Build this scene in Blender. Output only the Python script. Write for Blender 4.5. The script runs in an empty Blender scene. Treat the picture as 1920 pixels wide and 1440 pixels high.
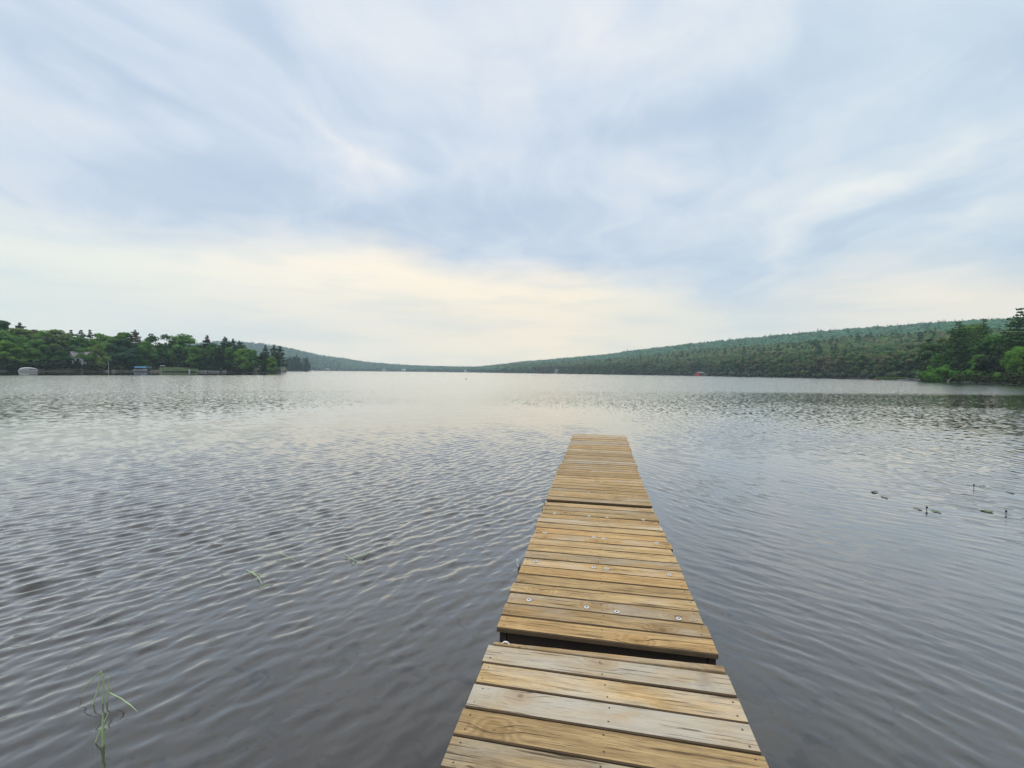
import bpy, math, random
import numpy as np
PI = math.pi
C = bpy.context.scene.collection
sc = bpy.context.scene
rng = np.random.default_rng(7)
random.seed(7)

# ------------------------------------------------------------------ camera, light, exposure
CAM_Z = 1.86                      # eye height above the water
FOC = 829.0                       # focal length in pixels of the 1920 wide photograph
PITCH = math.atan(21.8/FOC); ROLL = 0.0105; YAW = -math.radians(10.9)
_f0 = np.array([math.sin(YAW), math.cos(YAW), 0]); _R0 = np.array([math.cos(YAW), -math.sin(YAW), 0]); _U = np.array([0, 0, 1.])
CF = _f0*math.cos(PITCH) - _U*math.sin(PITCH); _u0 = _U*math.cos(PITCH) + _f0*math.sin(PITCH)
CR = _R0*math.cos(ROLL) + _u0*math.sin(ROLL); CU = _u0*math.cos(ROLL) - _R0*math.sin(ROLL)
cam_d = bpy.data.cameras.new('camera'); cam = bpy.data.objects.new('camera', cam_d); C.objects.link(cam)
import mathutils
M3 = mathutils.Matrix(((CR[0], CU[0], -CF[0]), (CR[1], CU[1], -CF[1]), (CR[2], CU[2], -CF[2])))
cam.matrix_world = mathutils.Matrix.Translation((0, 0, CAM_Z)) @ M3.to_4x4()
cam_d.sensor_width = 36; cam_d.lens = FOC/1920*36; cam_d.clip_start = 0.05; cam_d.clip_end = 20000
sc.camera = cam
sc.view_settings.view_transform = 'Standard'; sc.view_settings.look = 'None'
sc.view_settings.exposure = 0.42; sc.view_settings.gamma = 1.0
sc.cycles.max_bounces = 6; sc.cycles.diffuse_bounces = 2; sc.cycles.glossy_bounces = 3
sc.cycles.transparent_max_bounces = 12; sc.cycles.transmission_bounces = 4; sc.cycles.volume_bounces = 2
sc.cycles.caustics_reflective = False; sc.cycles.caustics_refractive = False
sc.cycles.use_denoising = True

def ray(px, py):
    d = CF + CR*(px-960)/FOC + CU*(720-py)/FOC
    return d/np.linalg.norm(d)
def onz(px, py, z):
    d = ray(px, py); t = (z-CAM_Z)/d[2]
    return np.array([0, 0, CAM_Z]) + d*t
def az_of(px):                     # compass angle of a photograph column at the horizon
    d = ray(px, 698.2+0.0105*(px-960)); return math.atan2(d[0], d[1])
def el_of(px, py):
    d = ray(px, py); return math.asin(d[2])
def azel(px, py):
    d = ray(px, py); return math.degrees(math.atan2(d[0], d[1])), math.degrees(math.asin(d[2]))
def cosx(a): return math.cos(a-YAW) if abs(a-YAW) < 1.2 else .36
def at(px, dist):                  # dist: metres straight out from the camera plane
    a = az_of(px); r = dist/cosx(a); return r*math.sin(a), r*math.cos(a)

SUN_EL, SUN_AZ = 70, 215           # degrees; high behind the camera, soft through the cloud
sd = bpy.data.lights.new('sun', 'SUN'); sd.energy = 1.1; sd.angle = math.radians(24); sd.color = (1, .95, .87)
so = bpy.data.objects.new('sun', sd); C.objects.link(so)
sdir = mathutils.Vector((math.sin(math.radians(SUN_AZ))*math.cos(math.radians(SUN_EL)), math.cos(math.radians(SUN_AZ))*math.cos(math.radians(SUN_EL)), math.sin(math.radians(SUN_EL))))
so.rotation_euler = sdir.to_track_quat('Z', 'Y').to_euler(); so.location = (0, 0, 60)

# ------------------------------------------------------------------ node helpers
class NT:
    def __init__(s, t): s.t = t; t.nodes.clear()
    def n(s, kind, ins=None, **kw):
        nd = s.t.nodes.new(kind)
        for k, v in kw.items(): setattr(nd, k, v)
        for k, v in (ins or {}).items():
            if isinstance(v, bpy.types.NodeSocket): s.t.links.new(v, nd.inputs[k])
            elif v is not None: nd.inputs[k].default_value = v
        return nd
    def m(s, op, a, b=None, c=None, clamp=False):
        return s.n('ShaderNodeMath', {0: a, 1: b, 2: c} if c is not None else {0: a, 1: b} if b is not None else {0: a}, operation=op, use_clamp=clamp).outputs[0]
    def v(s, op, a, b=None, **kw):
        nd = s.n('ShaderNodeVectorMath', {0: a, 1: b} if b is not None else {0: a}, operation=op)
        return nd.outputs['Value'] if op in ('LENGTH', 'DOT_PRODUCT') else nd.outputs[0]
    def mix(s, f, a, b, blend='MIX'):
        nd = s.n('ShaderNodeMix', data_type='RGBA', blend_type=blend)
        for i, v in ((0, f), (6, a), (7, b)):
            if isinstance(v, bpy.types.NodeSocket): s.t.links.new(v, nd.inputs[i])
            else: nd.inputs[i].default_value = v if i == 0 else (*v, 1)[:4]
        return nd.outputs[2]
    def noise(s, vec, scale, detail=3, rough=.5, dist=0, w=None, out='Fac', typ=None):
        kw = {'noise_dimensions': '4D'} if w is not None else {}
        ins = {'Vector': vec, 'Scale': scale, 'Detail': detail, 'Roughness': rough, 'Distortion': dist}
        if w is not None: ins['W'] = w
        return s.n('ShaderNodeTexNoise', ins, **kw).outputs[out]
    def step(s, x, lo, hi):
        return s.n('ShaderNodeMapRange', {0: x, 1: lo, 2: hi, 3: 0., 4: 1.}, interpolation_type='SMOOTHSTEP').outputs[0]
    def comb(s, x, y, z=0.):
        return s.n('ShaderNodeCombineXYZ', {0: x, 1: y, 2: z}).outputs[0]
    def ramp(s, x, pts):
        nd = s.n('ShaderNodeValToRGB', {0: x}); r = nd.color_ramp
        while len(r.elements) > 1: r.elements.remove(r.elements[-1])
        for i, (p, c) in enumerate(pts):
            e = r.elements[0] if i == 0 else r.elements.new(p)
            e.position = p; e.color = (*c, 1) if hasattr(c, '__len__') else (c, c, c, 1)
        return nd.outputs[0]
def mat(name):
    m = bpy.data.materials.new(name); m.use_nodes = True
    return m, NT(m.node_tree)
def simple(name, col, rough=.6, metal=0, var=.15, scale=4):
    m, t = mat(name)
    g = t.n('ShaderNodeNewGeometry').outputs['Position']
    nz = t.noise(g, scale, 4)
    c = t.mix(nz, tuple(x*(1-var) for x in col), tuple(min(1, x*(1+var)) for x in col))
    b = t.n('ShaderNodeBsdfPrincipled', {'Base Color': c, 'Roughness': rough, 'Metallic': metal})
    t.n('ShaderNodeOutputMaterial', {0: b.outputs[0]})
    return m

# ------------------------------------------------------------------ sky: high thin overcast
def build_world():
    w = bpy.data.worlds.new('World'); sc.world = w; w.use_nodes = True
    t = NT(w.node_tree)
    g = t.n('ShaderNodeTexCoord').outputs['Generated']
    s = t.n('ShaderNodeSeparateXYZ', {0: g})
    X, Y, Z = s.outputs
    az = t.m('DEGREES', t.m('ARCTAN2', X, Y)); el = t.m('DEGREES', t.m('ARCSINE', Z))
    ael = t.m('ABSOLUTE', el)
    # cloud sheet coordinates: the sheet is nearly flat, far above
    inv = t.m('DIVIDE', 1., t.m('ADD', t.m('ABSOLUTE', Z), .16))
    uv = t.comb(t.m('MULTIPLY', X, inv), t.m('MULTIPLY', Y, inv))
    n_warp = t.noise(uv, 1.1, 3, .5, out='Color')
    wz = t.v('SUBTRACT', n_warp, (.5, .5, .5))
    P0 = t.comb(az, ael)
    n_w2 = t.v('SUBTRACT', t.noise(uv, 2.6, 5, .55, out='Color'), (.5, .5, .5))
    P = t.v('ADD', P0, t.v('ADD', t.v('MULTIPLY', wz, (26, 9, 0)), t.v('MULTIPLY', n_w2, (12, 5.5, 0))))
    def lobe(px, py, wpx, hpx, rot=0):
        a, e = azel(px, py)
        a1, _ = azel(px+wpx/2, py); a2, _ = azel(px-wpx/2, py); _, e1 = azel(px, py-hpx/2); _, e2 = azel(px, py+hpx/2)
        mp = t.n('ShaderNodeMapping', {'Vector': P, 'Location': (a, e, 0), 'Rotation': (0, 0, math.radians(rot)), 'Scale': (abs(a1-a2), abs(e1-e2), 1)}, vector_type='TEXTURE')
        return t.n('ShaderNodeTexGradient', {0: mp.outputs[0]}, gradient_type='QUADRATIC_SPHERE').outputs['Fac']
    # streaky density of the cloud
    uvr = t.n('ShaderNodeMapping', {'Vector': uv, 'Rotation': (0, 0, math.radians(-22)), 'Scale': (1.0, .62, 1)}).outputs[0]
    uvr = t.v('ADD', uvr, t.v('MULTIPLY', wz, (1.1, 1.1, 0)))
    f = t.noise(uvr, 1.9, 7, .56)
    f = t.m('ADD', t.m('MULTIPLY', t.m('SUBTRACT', f, .5), 1.35), .55)
    wisp = t.noise(t.n('ShaderNodeMapping', {'Vector': uvr, 'Rotation': (0, 0, .5), 'Scale': (5.5, 2.2, 1)}).outputs[0], 1., 7, .62, dist=.4)
    f = t.m('ADD', f, t.m('MULTIPLY', t.m('SUBTRACT', wisp, .5), .42))
    for px, py, ww, hh, amt, rot in SKY_LOBES:
        f = t.m('ADD', f, t.m('MULTIPLY', lobe(px, py, ww, hh, rot), amt*.82))
    f = t.m('ADD', f, 0., clamp=True)
    cloud = t.ramp(f, [(0, (.385, .468, .592)), (.3, (.445, .526, .638)), (.55, (.552, .608, .684)), (.8, (.660, .680, .712)), (1, (.76, .752, .728))])
    # right part of the sky is a touch greener
    grn = t.step(az, -5., 35.)
    cloud = t.mix(t.m('MULTIPLY', grn, .4), cloud, t.mix(1., cloud, (.95, 1.03, .99), 'MULTIPLY'))
    # low bright band over the far shore, its upper edge is ragged and varies with direction
    e_pts = [(-62, 396), (0, 404), (150, 425), (330, 428), (480, 448), (700, 452), (850, 490), (1000, 510), (1150, 522), (1280, 545), (1370, 575), (1410, 565), (1480, 530), (1580, 512), (1750, 506), (1900, 515), (2100, 520)]
    A = [azel(a, b) for a, b in e_pts]
    nx = t.n('ShaderNodeMapRange', {0: az, 1: -65., 2: 55.}).outputs[0]
    edge = t.m('MULTIPLY', t.ramp(nx, [(0, A[0][1]/30)] + [((a+65)/120, e/30) for a, e in A] + [(1, A[-1][1]/30)]), 30.)
    nb = t.noise(t.comb(t.m('MULTIPLY', az, .055), t.m('MULTIPLY', ael, .16)), 1.6, 4, .5)
    e2 = t.m('ADD', ael, t.m('MULTIPLY', t.m('SUBTRACT', nb, .5), 6.))
    dl = t.m('SUBTRACT', edge, e2)
    band = t.step(dl, -2.6, 3.4)
    warm = t.ramp(nx, [(0, (.66, .76, .77)), (.10, (.71, .78, .77)), (.22, (.80, .80, .735)), (.38, (.85, .81, .69)), (.50, (.88, .82, .67)), (.60, (.76, .77, .70)), (.69, (.66, .72, .74)), (.77, (.77, .765, .72)), (.86, (.86, .82, .71)), (1, (.82, .79, .70))])
    nb2 = t.noise(t.comb(t.m('MULTIPLY', az, .05), t.m('MULTIPLY', ael, .33)), 1.3, 4, .5)
    hazeband = t.mix(t.step(nb2, .42, .68), warm, t.mix(1., warm, (.84, .90, .98), 'MULTIPLY'))
    hazeband = t.mix(1., hazeband, (1.20, 1.065, .915), 'MULTIPLY')
    col = t.mix(t.m('MULTIPLY', band, .95), cloud, hazeband)
    lowest = t.step(ael, 5., 0.)
    col = t.mix(t.m('MULTIPLY', lowest, .35), col, (.86, .84, .72))
    # clouds thin out a little so that the real sky glows through
    sky = t.n('ShaderNodeTexSky', sky_type='NISHITA', sun_disc=False, sun_elevation=math.radians(SUN_EL), sun_rotation=math.radians(SUN_AZ))
    b1 = t.n('ShaderNodeBackground', {0: sky.outputs[0], 1: .10})
    b2 = t.n('ShaderNodeBackground', {0: col, 1: 1.0})
    mx = t.n('ShaderNodeMixShader', {0: .93, 1: b1.outputs[0], 2: b2.outputs[0]})
    t.n('ShaderNodeOutputWorld', {0: mx.outputs[0]})
    w.cycles.sampling_method = 'MANUAL'; w.cycles.sample_map_resolution = 1024
# px, py, half width, half height, amount, tilt (places read off the photograph, turned into compass/elevation)
SKY_LOBES = [
 (640, 395, 520, 110, -.60, 4), (250, 330, 330, 90, -.22, 0), (960, 420, 360, 110, -.32, 10), (1180, 480, 320, 90, -.34, 0),
 (480, 60, 150, 130, -.40, 20), (250, 150, 330, 70, -.40, -33), (60, 90, 160, 170, -.35, 0),
 (400, 60, 260, 120, .28, -20), (560, 240, 330, 80, .32, -30), (120, 210, 300, 90, .22, -10), (60, 330, 260, 60, .12, 0),
 (800, 80, 320, 190, .34, 0), (1080, 60, 260, 160, .30, 0), (1330, 90, 330, 160, .26, 0), (690, 305, 160, 60, .34, -12),
 (1010, 170, 110, 150, -.18, 0), (1330, 215, 330, 85, -.34, 12), (1160, 230, 100, 60, -.18, 0),
 (1230, 330, 260, 85, .46, -4), (1440, 330, 70, 60, -.25, 0), (1560, 370, 330, 75, .30, 16), (1780, 250, 300, 70, .22, 35), (1700, 290, 260, 60, .16, 25),
 (1640, 445, 260, 50, -.22, 10), (1840, 400, 200, 60, .24, 18), (1330, 470, 200, 60, .05, 0), (1450, 470, 120, 80, .18, 0),
 (1830, 120, 240, 180, -.26, 30), (1520, 60, 160, 130, -.12, 0), (880, 245, 180, 60, -.16, 0),
]
build_world()

# ------------------------------------------------------------------ mesh helpers
def tag(o, label=None, cat=None, group=None, kind=None):
    if label: o['label'] = label
    if cat: o['category'] = cat
    if group: o['group'] = group
    if kind: o['kind'] = kind
    return o
def link(o, parent=None):
    C.objects.link(o)
    if parent: o.parent = parent
    return o
def empty(name, loc, label, cat, group=None, rz=0):
    o = bpy.data.objects.new(name, None); o.empty_display_size = .2; C.objects.link(o)
    o.location = loc; o.rotation_euler = (0, 0, rz)
    return tag(o, label, cat, group)
class MB:
    def __init__(s): s.v = []; s.f = []; s.mi = []; s.col = []; s.nv = 0
    def add(s, V, F, mi=0, col=None):
        V = np.asarray(V, float).reshape(-1, 3); s.v.append(V)
        for q in F: s.f.append([i+s.nv for i in q]); s.mi.append(mi)
        s.nv += len(V)
        c = np.ones((len(V), 4)) if col is None else np.broadcast_to(np.asarray((*col, 1)[:4], float), (len(V), 4))
        s.col.append(c)
    def box(s, a, b, mi=0, col=None, bev=0, skew=None):
        x0, y0, z0 = a; x1, y1, z1 = b
        if bev == 0:
            V = [(x0,y0,z0),(x1,y0,z0),(x1,y1,z0),(x0,y1,z0),(x0,y0,z1),(x1,y0,z1),(x1,y1,z1),(x0,y1,z1)]
            F = [(0,3,2,1),(4,5,6,7),(0,1,5,4),(1,2,6,5),(2,3,7,6),(3,0,4,7)]
        else:
            V = []; e = bev
            for z, i in ((z0, 0), (z1-e, 0), (z1, e)):
                V += [(x0+i,y0+i,z),(x1-i,y0+i,z),(x1-i,y1-i,z),(x0+i,y1-i,z)]
            F = [(0,3,2,1),(8,9,10,11)]
            for k in (0, 4):
                for j in range(4): F.append((k+j, k+(j+1)%4, k+4+(j+1)%4, k+4+j))
        s.add(V, F, mi, col)
    def tube(s, pts, rad, n=8, mi=0, col=None, caps=True):
        pts = [np.array(p, float) for p in pts]
        if not hasattr(rad, '__len__'): rad = [rad]*len(pts)
        V = []; F = []
        for i, p in enumerate(pts):
            d = pts[min(i+1, len(pts)-1)] - pts[max(i-1, 0)]; d /= (np.linalg.norm(d)+1e-9)
            a = np.cross(d, [0, 0, 1.]) if abs(d[2]) < .9 else np.cross(d, [1., 0, 0]); a /= np.linalg.norm(a); b = np.cross(d, a)
            for k in range(n):
                th = 2*PI*k/n; V.append(p + rad[i]*(a*math.cos(th)+b*math.sin(th)))
        for i in range(len(pts)-1):
            for k in range(n): F.append((i*n+k, i*n+(k+1)%n, (i+1)*n+(k+1)%n, (i+1)*n+k))
        if caps: F += [tuple(range(n)), tuple(range((len(pts)-1)*n, len(pts)*n))]
        s.add(V, F, mi, col)
    def disc(s, c, r, n=12, mi=0, h=.002, col=None):
        V = [(c[0]+r*math.cos(2*PI*k/n), c[1]+r*math.sin(2*PI*k/n), c[2]) for k in range(n)] + [(c[0]+r*.85*math.cos(2*PI*k/n), c[1]+r*.85*math.sin(2*PI*k/n), c[2]+h) for k in range(n)]
        F = [(k, (k+1) % n, n+(k+1) % n, n+k) for k in range(n)] + [tuple(range(n, 2*n))]
        s.add(V, F, mi, col)
    def torus(s, c, R, r, axis=(0, 0, 1), n=16, m=6, arc=2*PI, mi=0, squash=1):
        ax = mathutils.Vector(axis).normalized(); q = ax.to_track_quat('Z', 'Y')
        pts = [np.array(c)+np.array(q @ mathutils.Vector((R*math.cos(arc*k/n), R*squash*math.sin(arc*k/n), 0))) for k in range(n+1)]
        s.tube(pts, r, m, mi)
    def build(s, name, mats, parent=None, smooth=False):
        return mesh_obj(name, np.concatenate(s.v), s.f, mats, parent, np.concatenate(s.col), s.mi, smooth)
def mesh_obj(name, V, F, mats, parent=None, col=None, mi=None, smooth=False):
    me = bpy.data.meshes.new(name)
    if isinstance(F, np.ndarray):
        k = F.shape[1]; me.vertices.add(len(V)); me.vertices.foreach_set('co', np.asarray(V, np.float32).ravel())
        me.loops.add(F.size); me.loops.foreach_set('vertex_index', F.ravel().astype(np.int32))
        me.polygons.add(len(F)); me.polygons.foreach_set('loop_start', np.arange(0, F.size, k, dtype=np.int32)); me.polygons.foreach_set('loop_total', np.full(len(F), k, np.int32))
        me.update(calc_edges=True)
    else:
        me.from_pydata([tuple(v) for v in V], [], F)
    for m in (mats if isinstance(mats, (list, tuple)) else [mats]): me.materials.append(m)
    if mi is not None and any(mi): me.polygons.foreach_set('material_index', np.asarray(mi, np.int32))
    if col is not None:
        at_ = me.color_attributes.new('Col', 'FLOAT_COLOR', 'POINT'); at_.data.foreach_set('color', np.asarray(col, np.float32).ravel())
    if smooth: me.polygons.foreach_set('use_smooth', np.ones(len(me.polygons), bool))
    me.update()
    return link(bpy.data.objects.new(name, me), parent)

# ------------------------------------------------------------------ materials
def foliage_mat(name, transl=.28):
    m, t = mat(name)
    oi = t.n('ShaderNodeObjectInfo'); at_ = t.n('ShaderNodeAttribute', attribute_name='Col')
    c = t.mix(1., oi.outputs['Color'], at_.outputs['Color'], 'MULTIPLY')
    d = t.n('ShaderNodeBsdfPrincipled', {'Base Color': c, 'Roughness': .7, 'Specular IOR Level': .25})
    c2 = t.mix(1., c, (1.15, 1.3, .55), 'MULTIPLY')
    tr = t.n('ShaderNodeBsdfTranslucent', {0: c2})
    mx = t.n('ShaderNodeMixShader', {0: transl, 1: d.outputs[0], 2: tr.outputs[0]})
    t.n('ShaderNodeOutputMaterial', {0: mx.outputs[0]})
    return m
M_LEAF = foliage_mat('leaves', .3)
M_NEEDLE = foliage_mat('needles', .12)
M_BARK = simple('bark', (.10, .085, .07), .9, var=.4, scale=3)
M_WHITE = simple('white_paint', (.50, .51, .51), .5, var=.08)
M_GREYP = simple('grey_paint', (.35, .36, .37), .6)
M_DARK = simple('dark_glass', (.02, .025, .03), .2)
M_BLUE = simple('blue_canvas', (.10, .30, .52), .8)
M_NAVY = simple('navy_cover', (.05, .08, .16), .7)
M_RED = simple('red_boards', (.50, .045, .06), .7)
M_ROOF = simple('grey_shingle', (.20, .20, .20), .9)
M_ROCK = simple('rock', (.16, .14, .12), .9, var=.5, scale=1.5)
M_BRKN = simple('brown_rock', (.12, .08, .06), .9, var=.4, scale=2)
M_GALV = simple('galvanised_steel', (.42, .43, .42), .45, .85, var=.25, scale=40)
M_ZINC = simple('zinc_washer', (.74, .74, .71), .38, .35, var=.1, scale=80)
M_IRON = simple('dark_iron', (.035, .033, .03), .6, .5, var=.4, scale=60)
M_RUST = simple('screw_head', (.055, .04, .03), .8, .2, var=.5, scale=90)
M_EDGE = simple('shaded_plank_edge', (.10, .066, .036), .9, var=.5, scale=14)  # shade of the board gaps, painted into plank sides, bevels and ends
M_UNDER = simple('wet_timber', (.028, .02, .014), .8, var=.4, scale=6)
M_REED = simple('reed_green', (.42, .56, .26), .5, var=.2, scale=30)
M_BUD = simple('dark_bud', (.02, .022, .015), .6)

def wood_mat():
    m, t = mat('weathered_planks')
    pos = t.n('ShaderNodeTexCoord').outputs['Object']
    a = t.n('ShaderNodeAttribute', attribute_name='Col')
    sp = t.n('ShaderNodeSeparateColor', {0: a.outputs['Color']})
    pid, grey, tone = sp.outputs
    W = t.m('MULTIPLY', pid, 37.)
    # knots: sparse cells, each one swirls the grain round itself
    kv = t.v('ADD', t.v('MULTIPLY', pos, (1.9, 7.0, 0)), t.comb(W, t.m('MULTIPLY', W, 1.7)))
    vor = t.n('ShaderNodeTexVoronoi', {'Vector': kv, 'Scale': 1., 'Randomness': 1.}, voronoi_dimensions='2D')
    kd0 = t.v('LENGTH', t.v('MULTIPLY', t.v('SUBTRACT', kv, vor.outputs['Position']), (1.7, .62, 0)))
    kd = t.m('ADD', kd0, t.m('MULTIPLY', t.m('SUBTRACT', t.noise(kv, 5., 3), .5), .10))
    kc = t.n('ShaderNodeSeparateColor', {0: vor.outputs['Color']})
    ksel = t.step(kc.outputs[0], .70, .74)
    kn = t.m('MULTIPLY', ksel, t.step(kd, .42, .05))
    ksz = t.m('ADD', t.m('MULTIPLY', kc.outputs[1], .10), .02)
    kcore = t.m('MULTIPLY', ksel, t.step(t.m('DIVIDE', kd, ksz), 1., .45))
    ksw = t.m('MULTIPLY', kn, .9)
    base = t.v('MULTIPLY', pos, (1.3, 26., 0))
    wob = t.noise(t.v('MULTIPLY', pos, (1.6, 5., 0)), 1.0, 2, w=W)
    base = t.v('ADD', base, t.comb(0., t.m('ADD', t.m('MULTIPLY', wob, 3.2), ksw)))
    g1 = t.noise(base, 1.0, 5, .62, w=W)
    rings = t.m('SINE', t.m('MULTIPLY', t.m('ADD', t.noise(t.v('MULTIPLY', pos, (.55, 9., 0)), 1., 2, .4, w=W), t.m('MULTIPLY', kn, .35)), 46.))
    rings = t.m('ADD', t.m('MULTIPLY', rings, .5), .5)
    fine = t.noise(t.v('MULTIPLY', pos, (9., 260., 0)), 1., 3, .7, w=W)
    crack = t.step(t.noise(t.v('ADD', t.v('MULTIPLY', pos, (2.4, 100., 0)), t.comb(0., t.m('MULTIPLY', ksw, 3.))), 1., 3, .6, w=W), .59, .66)
    blot = t.noise(t.v('MULTIPLY', pos, (2.4, 8., 0)), 1., 5, .62, w=W)
    spk = t.noise(t.v('MULTIPLY', pos, (40., 60., 0)), 1., 4, .7, w=W)
    lightw = t.mix(g1, (.44, .285, .125), (.68, .49, .25))
    col = t.mix(t.m('MULTIPLY', rings, .5), lightw, (.27, .165, .07))
    col = t.mix(t.m('MULTIPLY', t.step(fine, .46, .62), .62), col, (.15, .092, .04))
    gm = t.m('ADD', t.m('MULTIPLY', t.m('SUBTRACT', blot, .5), 2.6), grey, clamp=True)
    greyc = t.mix(t.m('ADD', t.m('MULTIPLY', fine, .6), t.m('MULTIPLY', g1, .4)), (.66, .61, .515), (.27, .24, .19))
    col = t.mix(t.m('MULTIPLY', gm, .88), col, greyc)
    col = t.mix(t.m('MULTIPLY', t.step(spk, .60, .74), .45), col, (.12, .10, .07))
    stain = t.noise(t.v('MULTIPLY', pos, (3.2, 6., 0)), 1., 3, w=t.m('ADD', W, 9.))
    col = t.mix(t.m('MULTIPLY', t.step(stain, .57, .70), .4), col, (.42, .25, .09))
    dirt = t.noise(pos, 3.3, 5, .65)
    col = t.mix(t.m('MULTIPLY', t.step(dirt, .55, .75), .38), col, (.13, .10, .07))
    col = t.mix(t.m('MULTIPLY', kn, .45), col, (.33, .19, .07))
    col = t.mix(t.m('MULTIPLY', kcore, .45), col, (.085, .05, .028))
    col = t.mix(t.m('MULTIPLY', crack, .78), col, (.055, .035, .02))
    hue = t.m('FRACT', t.m('MULTIPLY', pid, 7.31))
    col = t.mix(t.m('MULTIPLY', t.step(hue, .45, 1.), .42), col, t.mix(1., col, (1.04, .87, .64), 'MULTIPLY'))
    tn = t.m('ADD', t.m('MULTIPLY', tone, .42), .82)
    col = t.mix(1., col, t.comb(tn, tn, tn), 'MULTIPLY')
    h = t.m('SUBTRACT', t.m('ADD', t.m('MULTIPLY', g1, .5), t.m('MULTIPLY', fine, .35)), t.m('MULTIPLY', crack, .9))
    bp = t.n('ShaderNodeBump', {'Height': h, 'Strength': .8, 'Distance': .004})
    b = t.n('ShaderNodeBsdfPrincipled', {'Base Color': col, 'Roughness': .78, 'Specular IOR Level': .3, 'Normal': bp.outputs[0]})
    t.n('ShaderNodeOutputMaterial', {0: b.outputs[0]})
    return m
M_WOOD = wood_mat()

def ground_mat():
    m, t = mat('forest_floor')
    g = t.n('ShaderNodeNewGeometry').outputs['Position']
    c = t.mix(t.noise(g, .15, 5), (.030, .038, .020), (.075, .080, .040))
    zz = t.n('ShaderNodeSeparateXYZ', {0: g}).outputs[2]
    c = t.mix(t.step(zz, 1.1, .3), c, t.mix(t.noise(g, .8, 5), (.014, .018, .010), (.034, .034, .022)))
    c = t.mix(t.step(zz, -.35, -.8), c, (.13, .12, .11))
    b = t.n('ShaderNodeBsdfPrincipled', {'Base Color': c, 'Roughness': .95})
    t.n('ShaderNodeOutputMaterial', {0: b.outputs[0]}); return m
def lawn_mat():
    m, t = mat('lawn_grass')
    g = t.n('ShaderNodeNewGeometry').outputs['Position']
    c = t.mix(t.noise(g, .6, 5), (.035, .065, .02), (.065, .10, .03))
    b = t.n('ShaderNodeBsdfPrincipled', {'Base Color': c, 'Roughness': .95})
    t.n('ShaderNodeOutputMaterial', {0: b.outputs[0]}); return m
def bed_mat():
    m, t = mat('lakebed_silt')
    g = t.n('ShaderNodeNewGeometry').outputs['Position']
    c = t.mix(t.noise(g, 1.1, 5, .6), (.075, .070, .068), (.165, .152, .144))
    st = t.step(t.noise(g, 2.3, 4, .55, dist=.8), .55, .66)
    c = t.mix(t.m('MULTIPLY', st, .92), c, (.008, .010, .006))
    c = t.mix(t.m('MULTIPLY', t.step(t.noise(g, 11., 3), .6, .7), .5), c, (.03, .03, .022))
    b = t.n('ShaderNodeBsdfPrincipled', {'Base Color': c, 'Roughness': .95})
    t.n('ShaderNodeOutputMaterial', {0: b.outputs[0]}); return m

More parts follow.
